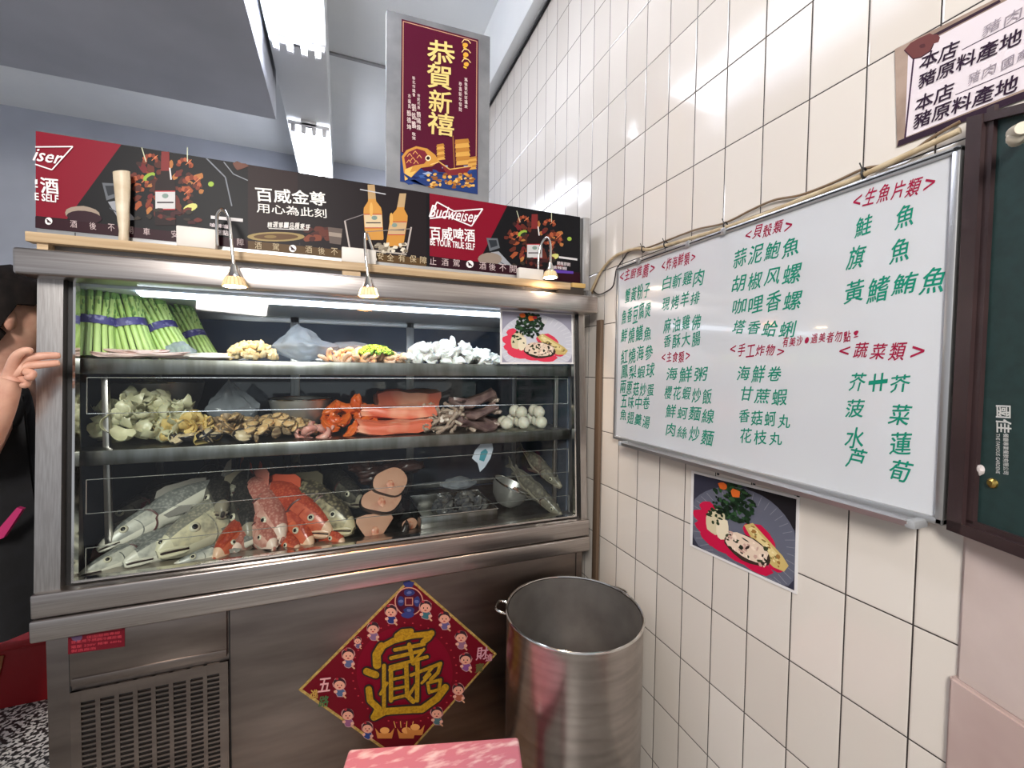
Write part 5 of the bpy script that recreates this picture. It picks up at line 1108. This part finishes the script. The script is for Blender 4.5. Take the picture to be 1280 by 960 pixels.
# ================================================================ FISH ON THE CASE FLOOR
s0 = SH0 + .001
def fish(name, loc, nose, L, hr, wr_, cols, label, roll=0.0, upv=Vector((0, 0, 1)), mouth=.6, hs=1.45):
    """whole fish: nose tip at loc, nose = direction the head points; body, jaw line, eyes, gill covers and fins are parts"""
    top, belly, finc, headm, snout = cols
    nose = Vector(nose).normalized(); M = frame_at(loc, nose, upv, roll)
    t = thing(name, loc, label, 'fish'); 
    prof = [(0, .12, .12), (.006, .20, .19), (.02, .30, .28), (.045, .43, .39), (.08, .58, .50), (.12, .70, .58), (.18, .82, .69), (.245, .89, .78), (.265, .91, .80), (.27, .86, .76), (.36, .99, .9), (.46, 1, .92), (.58, .86, .78), (.70, .62, .55), (.80, .38, .34), (.88, .24, .22), (.93, .22, .2)]
    gx = lambda q: q * hs if q <= .27 else .27 * hs + (q - .27) * (1 - .27 * hs) / .73      # the head takes hs times its usual share of the length
    prof = [(gx(q), a, b) for q, a, b in prof]
    n = 26; Hh = L * hr / 2; Wd_ = L * wr_ / 2; vs = []
    for s, a, b in prof:
        for j in range(n):
            th = 2 * PI * j / n; c, sn_ = math.cos(th), math.sin(th)
            wv = a if s < .65 else a * .8
            y = Wd_ * wv * (abs(c) ** .85) * (1 if c > 0 else -1); z = Hh * (a if sn_ > 0 else b) * (abs(sn_) ** .9) * (1 if sn_ > 0 else -1)
            if s < .03 * hs and abs(sn_) < .3: y *= .9
            vs.append(M @ Vector((-s * L, y, z - .02 * L * (1 - s))))
    bm_ = MB(); K = len(prof)
    bm_.v = vs; ks = [bm_.mi(x) for x in (top, belly, headm, snout)]
    for i in range(K - 1):
        for j in range(n):
            up_ = math.sin(2 * PI * (j + .5) / n)
            k = 3 if prof[i][0] < .042 * hs else (1 if up_ < -.30 else 0 if up_ > .72 else 2) if prof[i][0] < .265 * hs else (0 if up_ > -.12 else 1)
            bm_.f.append([i * n + j, (i + 1) * n + j, (i + 1) * n + (j + 1) % n, i * n + (j + 1) % n]); bm_.m.append(ks[k])
    bm_.f.append(list(range(n))); bm_.m.append(0); bm_.build('body', t, angle=60)
    def surf(x, th, sd, k=1.0):
        """point on the flank: x along the fish (0 nose, 1 tail), th = angle above the middle line, sd = side"""
        x = gx(x); a = b = .2
        for (s0_, a0, b0), (s1_, a1, b1) in zip(prof, prof[1:]):
            if s0_ <= x <= s1_: f = (x - s0_) / (s1_ - s0_); a, b = a0 + (a1 - a0) * f, b0 + (b1 - b0) * f; break
        c, sn_ = math.cos(th), math.sin(th)
        return M @ Vector((-x * L, sd * Wd_ * a * abs(c) ** .85 * k, Hh * (a if sn_ > 0 else b) * abs(sn_) ** .9 * (1 if sn_ > 0 else -1) * k - .02 * L * (1 - x)))
    qs = (.085, .065, .045, .025, .008)
    def arc(th0, th1, k=1.0): return [surf(q, th0 + (th1 - th0) * (1 - q / .085), 1, k) for q in qs] + [surf(q, th0 + (th1 - th0) * (1 - q / .085), -1, k) for q in qs[::-1]]
    rl = .006 * L * (1 + hr)
    m = MB(); m.tube(arc(-.42, -.1, .99), rl * .8, mat('fish_gape', (44, 26, 26), .4), 6); m.build('mouth', t)
    for th0, th1, nm_ in ((-.30, .25, 'upper_lip'), (-.58, -.6, 'lower_lip')):
        m = MB(); m.tube(arc(th0, th1), [rl * .5] + [rl * 1.1] * 8 + [rl * .5], snout, 7); m.build(nm_, t)
    for s in (1, -1):
        c = surf(.125, .42, s, .97); R = .022 * L * (1 + hs) / 2
        ax = (M.to_3x3() @ Vector((.28, s * 1.0, .35))).normalized(); Q = Vector((0, 0, 1)).rotation_difference(ax).to_matrix().to_4x4(); Q.translation = c
        m = MB(); m.ell((0, 0, 0), (R * 1.1, R * 1.1, R * .55), mat('fish_eye_ring', (206, 200, 176), .2), 2, M=Q); ey = m.build('eye', t)
        m = MB(); m.ell((0, 0, R * .42), (R * .58, R * .58, R * .25), mat('fish_pupil', (14, 12, 12), .08), 2, M=Q); m.build('pupil', ey)
        m = MB(); pts = [surf(.268 - .05 * (abs(q) / 1.2) ** 2 - (.012 if q < 0 else 0), q, s, 1.01) for q in [k * .13 - 1.15 for k in range(17)]]
        m.tube(pts, [rl * .3] + [rl * .9] * 15 + [rl * .3], mat('gill_rim', (96, 50, 48), .4, c2=(60, 40, 38), scale=40), 6); m.build('gill_edge', t)
        m = MB(); m.tube([surf(.195 - .03 * (q / .9) ** 2, q, s, 1.0) for q in [k * .15 - .9 for k in range(11)]], [rl * .2] + [rl * .5] * 9 + [rl * .2], top, 5); m.build('cheek_ridge', t)
        f0, f1 = surf(.30, -.15, s, 1.0), surf(.32, -.5, s, 1.0); bk = M.to_3x3() @ Vector((-L, 0, 0)); dn = M.to_3x3() @ Vector((0, 0, 1)); ou = M.to_3x3() @ Vector((0, s, 0))
        m = MB(); m.prism([f0, f1, f1 + bk * .13 - dn * Hh * .30 + ou * .012, f1 + bk * .17 - dn * Hh * .05 + ou * .016, f0 + bk * .12 + ou * .012], ou * .0025, finc); m.build('pectoral_fin', t)
    m = MB(); m.prism([M @ Vector((-gx(x) * L, -.0015, z * Hh)) for x, z in ((.33, .9), (.38, 1.28), (.46, 1.32), (.55, 1.15), (.68, .95), (.78, .6), (.76, .35), (.58, .75), (.45, .9))], M.to_3x3() @ Vector((0, .003, 0)), finc); m.build('dorsal_fin', t)
    m = MB(); m.prism([M @ Vector((-x * L, -.0015, z * Hh - .0 * L)) for x, z in ((.91, .2), (1.02, .85), (1.06, .9), (1.0, .1), (1.06, -.85), (1.02, -.8), (.91, -.2))], M.to_3x3() @ Vector((0, .003, 0)), finc); m.build('tail_fin', t)
    return t
def scale_mat(name, a, b, sc=130): return mat(name, a, .28, 0.05, c2=b, scale=sc, kind='vor', lo=.1, hi=.6, bump=.25)
def fishcols(nm, top, top2, belly, fin, head, snout, sc=130):
    return (scale_mat(nm + '_scales', top, top2, sc), mat(nm + '_belly', belly, .3), mat(nm + '_fin', fin, .4), mat(nm + '_head', head, .3, c2=tuple(int(a * .35 + b * .65) for a, b in zip(head, top2)), scale=34, detail=6, lo=.44, hi=.64, bump=.15), mat(nm + '_snout', snout, .3))
SILV = fishcols('silver', (158, 158, 150), (116, 118, 114), (224, 220, 204), (130, 126, 118), (196, 194, 180), (216, 212, 196))
BASS = fishcols('bass', (176, 170, 148), (130, 128, 116), (230, 224, 196), (150, 144, 124), (214, 206, 172), (222, 216, 186))
DARK = fishcols('dark', (70, 66, 60), (40, 38, 36), (190, 178, 158), (44, 42, 40), (92, 88, 78), (140, 132, 114))
MOTT = fishcols('mottled', (150, 138, 108), (66, 60, 50), (206, 192, 160), (80, 74, 60), (176, 164, 130), (200, 186, 150), 90)
REDF = fishcols('red', (196, 92, 62), (164, 62, 44), (230, 176, 144), (190, 84, 58), (200, 98, 68), (228, 188, 158))
PINKF = fishcols('pink', (206, 150, 134), (170, 100, 88), (228, 206, 190), (196, 120, 104), (214, 166, 150), (230, 206, 190))
MARO = fishcols('maroon', (98, 50, 56), (66, 30, 38), (150, 110, 106), (84, 40, 46), (110, 62, 66), (140, 90, 90))
fl = lambda u, v, y: on_y(u, v, y)
# (nose pixel and depth, direction of the head, length, height ratio, width ratio, colours, label, roll)
FISH = [('sea_bass', (194, 689, 1.42), (-.62, -.74, -.16), .50, .36, .21, BASS, 'big yellowish silver fish with a large round head, left of centre', .2),
        ('sea_bass', (153, 702, 1.40), (-.72, -.62, -.12), .44, .27, .18, SILV, 'silver fish with a long head just left of the big yellowish fish', .25),
        ('grey_mullet', (119, 686, 1.45), (-.72, -.50, -.36), .36, .26, .17, SILV, 'pale silver fish lying over maroon fish near the left end', .4),
        ('grey_mullet', (98, 717, 1.39), (-.76, -.62, -.14), .30, .26, .18, SILV, 'small pale fish lowest at the left end of the case floor', .3),
        ('grouper', (107, 700, 1.48), (-.5, -.82, -.1), .36, .38, .22, MARO, 'dark maroon fish under the pale silver fish at the left end', .2),
        ('grouper', (150, 688, 1.50), (-.4, -.88, -.1), .36, .34, .22, MARO, 'maroon fish between the silver fish at the left', .1),
        ('grey_mullet', (112, 660, 1.56), (-.6, -.7, -.15), .36, .28, .20, DARK, 'dark grey fish lying behind the others at the left end', .3),
        ('grey_mullet', (214, 706, 1.388), (-.90, -.36, -.10), .26, .20, .15, SILV, 'slim pale fish along the front edge below the big yellowish fish', .3),
        ('milkfish', (279, 640, 1.50), (.34, -.88, -.12), .40, .42, .26, DARK, 'dark headed fish with a pale jaw at the top of the heap', -.15),
        ('milkfish', (312, 673, 1.45), (.26, -.90, -.26), .44, .48, .28, DARK, 'dark mottled fish with wide pale lips beside the pink fish', -.15),
        ('red_snapper', (354, 672, 1.415), (.44, -.84, -.26), .40, .46, .27, PINKF, 'pale pink fish with a blunt head at the middle of the heap', -.15),
        ('red_snapper', (415, 664, 1.415), (.72, -.62, -.30), .38, .40, .24, REDF, 'bright orange red fish uppermost beside the mottled fish', -.25),
        ('red_snapper', (391, 683, 1.402), (.52, -.72, -.42), .36, .36, .23, REDF, 'red orange fish sloping down below the uppermost red fish', -.2),
        ('rockfish', (443, 660, 1.41), (.72, -.64, -.26), .38, .44, .27, MOTT, 'mottled grey fish with a staring eye beside the fish steaks', -.25),
        ('red_snapper', (268, 697, 1.388), (-.34, -.92, -.16), .28, .42, .27, REDF, 'small red fish at the front edge right of the big yellowish fish', .1),
        ('red_snapper', (343, 684, 1.39), (.42, -.88, -.18), .28, .42, .27, PINKF, 'small yellowish pink fish under the blunt pink fish', 0),
        ('red_snapper', (375, 690, 1.386), (.56, -.82, -.12), .25, .40, .25, REDF, 'small orange fish with a pale snout at the front edge', 0),
        ('red_snapper', (431, 681, 1.386), (.56, -.80, -.12), .25, .40, .25, REDF, 'small orange fish at the front edge below the mottled fish', 0),
        ('milkfish', (394, 632, 1.52), (.35, -.88, -.14), .34, .40, .25, DARK, 'dark fish with a pale snout behind the red fish', 0),
        ('milkfish', (454, 628, 1.52), (.45, -.85, -.14), .34, .36, .22, DARK, 'black fish with a pale chin beside the steak stack', 0),
        ('milkfish', (246, 668, 1.50), (-.10, -.95, -.1), .34, .44, .26, SILV, 'grey silver fish buried behind the big yellowish fish head', 0),
        ('milkfish', (292, 690, 1.41), (-.15, -.95, -.1), .28, .42, .26, PINKF, 'brownish pink fish buried under the dark mottled fish', 0)]
for nm, (u, v, y), d, L, hr, w2, cols, lb, ro in FISH: fish(nm, on_y(u, v, y), d, L, hr, w2, cols, lb, ro)
# fish steaks with dark skin
FLE = mat('steak_flesh', (196, 148, 122), .38, c2=(176, 108, 88), scale=18, detail=4, lo=.5, hi=.75, sss=.15); SKN = mat('steak_skin', (26, 21, 20), .3, c2=(44, 36, 32), scale=40, bump=.3)
def steak(u, v, y, W_, Hh_, th, nrm, label, pts, roll=0):
    c = on_y(u, v, y); nrm = Vector(nrm).normalized(); x = Vector((1, 0, 0)); x = (x - nrm * x.dot(nrm)).normalized(); yv = nrm.cross(x); M = Matrix((x, yv, nrm)).transposed().to_4x4() @ Matrix.Rotation(roll, 4, 'Z'); M.translation = c
    if (M.to_3x3() @ Vector((0, 1, 0))).z < 0: M = M @ Matrix.Rotation(PI, 4, 'Z')
    t = thing('fish_steak', c, label, 'fish steak'); out = [Vector((px * W_, py * Hh_, 0)) for px, py in pts]
    m = MB(); k = len(out); vs = []
    for (s, z) in ((.90, -th), (1.0, -th * .95), (1.04, -th * .5), (1.0, -.004), (.955, .0005)): vs += [M @ Vector((p.x * s, p.y * s, z)) for p in out]
    fs = [[i * k + j, i * k + (j + 1) % k, (i + 1) * k + (j + 1) % k, (i + 1) * k + j] for i in range(4) for j in range(k)] + [list(range(k))[::-1]]; m.add(vs, fs, SKN); m.build('skin', t)
    m = MB(); vs = [M @ Vector((p.x * s, p.y * s, z)) for s, z in ((.965, -.003), (.95, .002), (.6, .0045), (.2, .003)) for p in out]
    m.add(vs, [[i * k + j, i * k + (j + 1) % k, (i + 1) * k + (j + 1) % k, (i + 1) * k + j] for i in range(3) for j in range(k)] + [[3 * k + j for j in range(k)]], FLE); m.build('flesh', t)
    m = MB(); m.ell((0, -.25 * Hh_, .003), (.012, .016, .004), mat('bone_red', (196, 110, 84), .35, c2=(220, 170, 140), scale=80), 3, .3, 3, M=M); m.build('backbone', t); return t
OV = [(math.cos(2 * PI * k / 28) * (1 + .06 * math.sin(4 * PI * k / 28)), math.sin(2 * PI * k / 28) * (1 - .12 * math.cos(6 * PI * k / 28))) for k in range(28)]
TR = [(-1, .85), (-.5, 1), (.2, 1), (.9, .85), (1.0, .55), (.7, .0), (.35, -.6), (.1, -1), (-.25, -1), (-.5, -.6), (-.85, .1), (-1.02, .5)]
steak(488, 602, 1.455, .058, .048, .045, (.08, -.84, .52), 'round pink fish steak topmost of the stack', OV)
steak(477, 624, 1.44, .066, .044, .030, (.05, -.80, .6), 'pink fish steak wedged in the middle of the stack', OV)
steak(469, 660, 1.425, .060, .046, .05, (.12, -.93, .32), 'triangular pink fish steak at the foot of the stack', TR)
steak(512, 655, 1.48, .028, .02, .05, (.2, -.93, .3), 'small pink cut piece with black skin right of the stack', OV)
m = MB(); rd = random.Random(31)
for k in range(9): m.ell(on_y(482 + rd.uniform(-30, 30), 588 + rd.uniform(-8, 20), 1.57 + rd.uniform(-.02, .05)), (rd.uniform(.03, .05), .03, rd.uniform(.018, .03)), mat('dark_fish_skin', (44, 28, 26), .35, c2=(70, 44, 38), scale=30, bump=.3), 3, .4, 2, k)
for z_ in (0, .07, .12): m.ell(Vector((on_y(487, 600, 1.60).x, 1.60, s0 + .04 + z_)), (.075, .05, .045), mat('dark_fish_skin', (44, 28, 26)), 3, .3, 2, z_ * 50)
tag(m.build('fish_trimming'), 'dark brown fish skin heap behind the fish steaks', 'fish trimmings')
for i, (u, v, y, ya) in enumerate(((505, 665, 1.42, 1.0), (494, 676, 1.41, .5), (518, 675, 1.415, .2))):
    p = on_y(u, v, y); m = MB(); m.ell((0, 0, 0), (.036, .012, .012), SKN, 3, .3, 2, i, bend=.2); o = m.build('fish_tail_piece', origin=(0, 0, 0)); M = Matrix.Rotation(-ya, 4, 'Y') @ Matrix.Rotation(.3, 4, 'Z'); M.translation = p; o.matrix_world = M
    tag(o, ('black curled fish tail piece propped against the steak stack', 'black fish tail piece lowest under the steaks', 'black fish tail piece beside the metal tray')[i], 'fish tail')
# metal tray of mussels
ta, tb = on_y(526, 672, 1.415), on_y(622, 652, 1.415)
TY0, TY1, TZ = 1.415, 1.66, .055
ty = thing('metal_tray', ((ta.x + tb.x) / 2, 1.54, s0), 'low steel tray of dark mussels right of the fish steaks', 'tray')
m = MB(); x0, x1 = ta.x, tb.x
for lo, hi in (((x0, TY0, s0), (x1, TY1, s0 + .003)), ((x0, TY0, s0), (x1, TY0 + .003, s0 + TZ)), ((x0, TY1 - .003, s0), (x1, TY1, s0 + TZ)), ((x0, TY0, s0), (x0 + .003, TY1, s0 + TZ)), ((x1 - .003, TY0, s0), (x1, TY1, s0 + TZ))): m.box(lo, hi, STEEL_S, .001)
m.build('tray_body', ty)
m = MB(); m.tube([(x0, TY0, s0 + TZ), (x1, TY0, s0 + TZ), (x1, TY1, s0 + TZ), (x0, TY1, s0 + TZ), (x0, TY0, s0 + TZ)], .0032, CHROME, 8); m.build('rim', ty)
MS = proto('dark_mussel', lambda m, i: m.ell((0, 0, 0), (.026, .014, .011), mat('mussel_dark', (58, 62, 70), .22, c2=(110, 108, 104), scale=30), 3, .25, 2, i), 3)
pile('dark_mussel', 'mussel', 'dark blue grey mussel in the low steel tray', 'mussels in the tray', MS, 46, (538, 612, TY0 + .03, TY1 - .05), s0 + .02, .062, 40, .6)
bag(Vector((on_y(573, 620, 1.60).x, 1.60, s0 + .085)), .07, .05, .045, 12, 'crumpled clear plastic wrap lying on the mussels', .2)
bc = on_y(628, 640, 1.60); bc = Vector((bc.x, 1.585, s0 + .012)); bowl(bc, .080, .085, 'steel bowl tilted to the right on the case floor', .42, math.radians(70))
PB = proto('meat_piece', lambda m, i: m.ell((0, 0, 0), (.018, .013, .008), mat('brown_meat', (176, 136, 116), .4, c2=(140, 100, 84), scale=40), 2, .4, 2, i), 2)
for i, (dx, dy, dz) in enumerate(((0, 0, .055), (.025, -.01, .052), (-.02, .01, .06), (.04, .01, .048), (.01, -.03, .052), (.03, -.035, .048), (.0, .03, .058))):
    M = Euler((i, i * .7, i * 1.3)).to_matrix().to_4x4(); M.translation = bc + Vector((dx + .01, dy - .008, dz)); put(PB[i % 2], M, 'meat_piece', 'brown meat piece in the tilted steel bowl', 'meat', 'meat pieces in the tilted bowl')
GRYF = fishcols('drab', (136, 130, 114), (100, 96, 88), (180, 172, 152), (100, 96, 88), (140, 134, 118), (160, 152, 134), 90)
for (u, v, y), d, lb in (((704, 646, 1.385), (.42, -.72, -.50), 'drab grey fish sloping down to the front at the right end of the case'), ((690, 636, 1.425), (.36, -.74, -.50), 'drab grey fish lying second from the right end of the case'), ((702, 608, 1.425), (.30, -.78, -.42), 'drab grey fish resting on top of the others at the right end')):
    fish('grey_fish', on_y(u, v, y), d, .26, .24, .2, GRYF, lb, .2)
# hanging price leaf, white and blue
p = on_y(603, 553, 1.46); m = MB(); sh = [(12, 0), (13.5, 8), (10, 20), (3, 31), (-3, 37), (-6, 26), (-13, 20), (-9, 10), (-2, 2)]
m.prism([on_y(603 + a, 553 + b, 1.46) for a, b in sh], (0, .0015, 0), mat('pale_plastic_card', (206, 214, 228), .4)); 
m2 = MB(); m2.prism([on_y(603 + a, 553 + b, 1.4595) for a, b in ((4, 8), (7, 12), (2, 24), (-4, 22), (-2, 12))], (0, .0004, 0), mat('teal_print', (70, 150, 166), .4))
hc = thing('plastic_card', p, 'pale blue plastic card hanging under the middle shelf', 'card'); m.build('card_body', hc); m2.build('card_print', hc)
m3 = MB(); m3.tube([on_y(612, 555, 1.4605), Vector((on_y(612, 555, 1.46).x, 1.4605, SH2 - .013))], .0012, WIRE, 6); m3.build('hook', hc)
# added bare area light behind the camera, brightens the cabinet front and case floor
for i, (x, y) in enumerate(((-.75, -1.1),)):
    L = bpy.data.lights.new('fill_light', 'AREA'); L.shape = 'RECTANGLE'; L.size = .5; L.size_y = 1.3; L.energy = FILL_POWER; L.color = (1, .95, .9)
    o = bpy.data.objects.new('fill_light', L); COL.objects.link(o); o.location = (x, y, Z(1.30)); o.rotation_euler = (math.radians(58), 0, math.radians(-18))
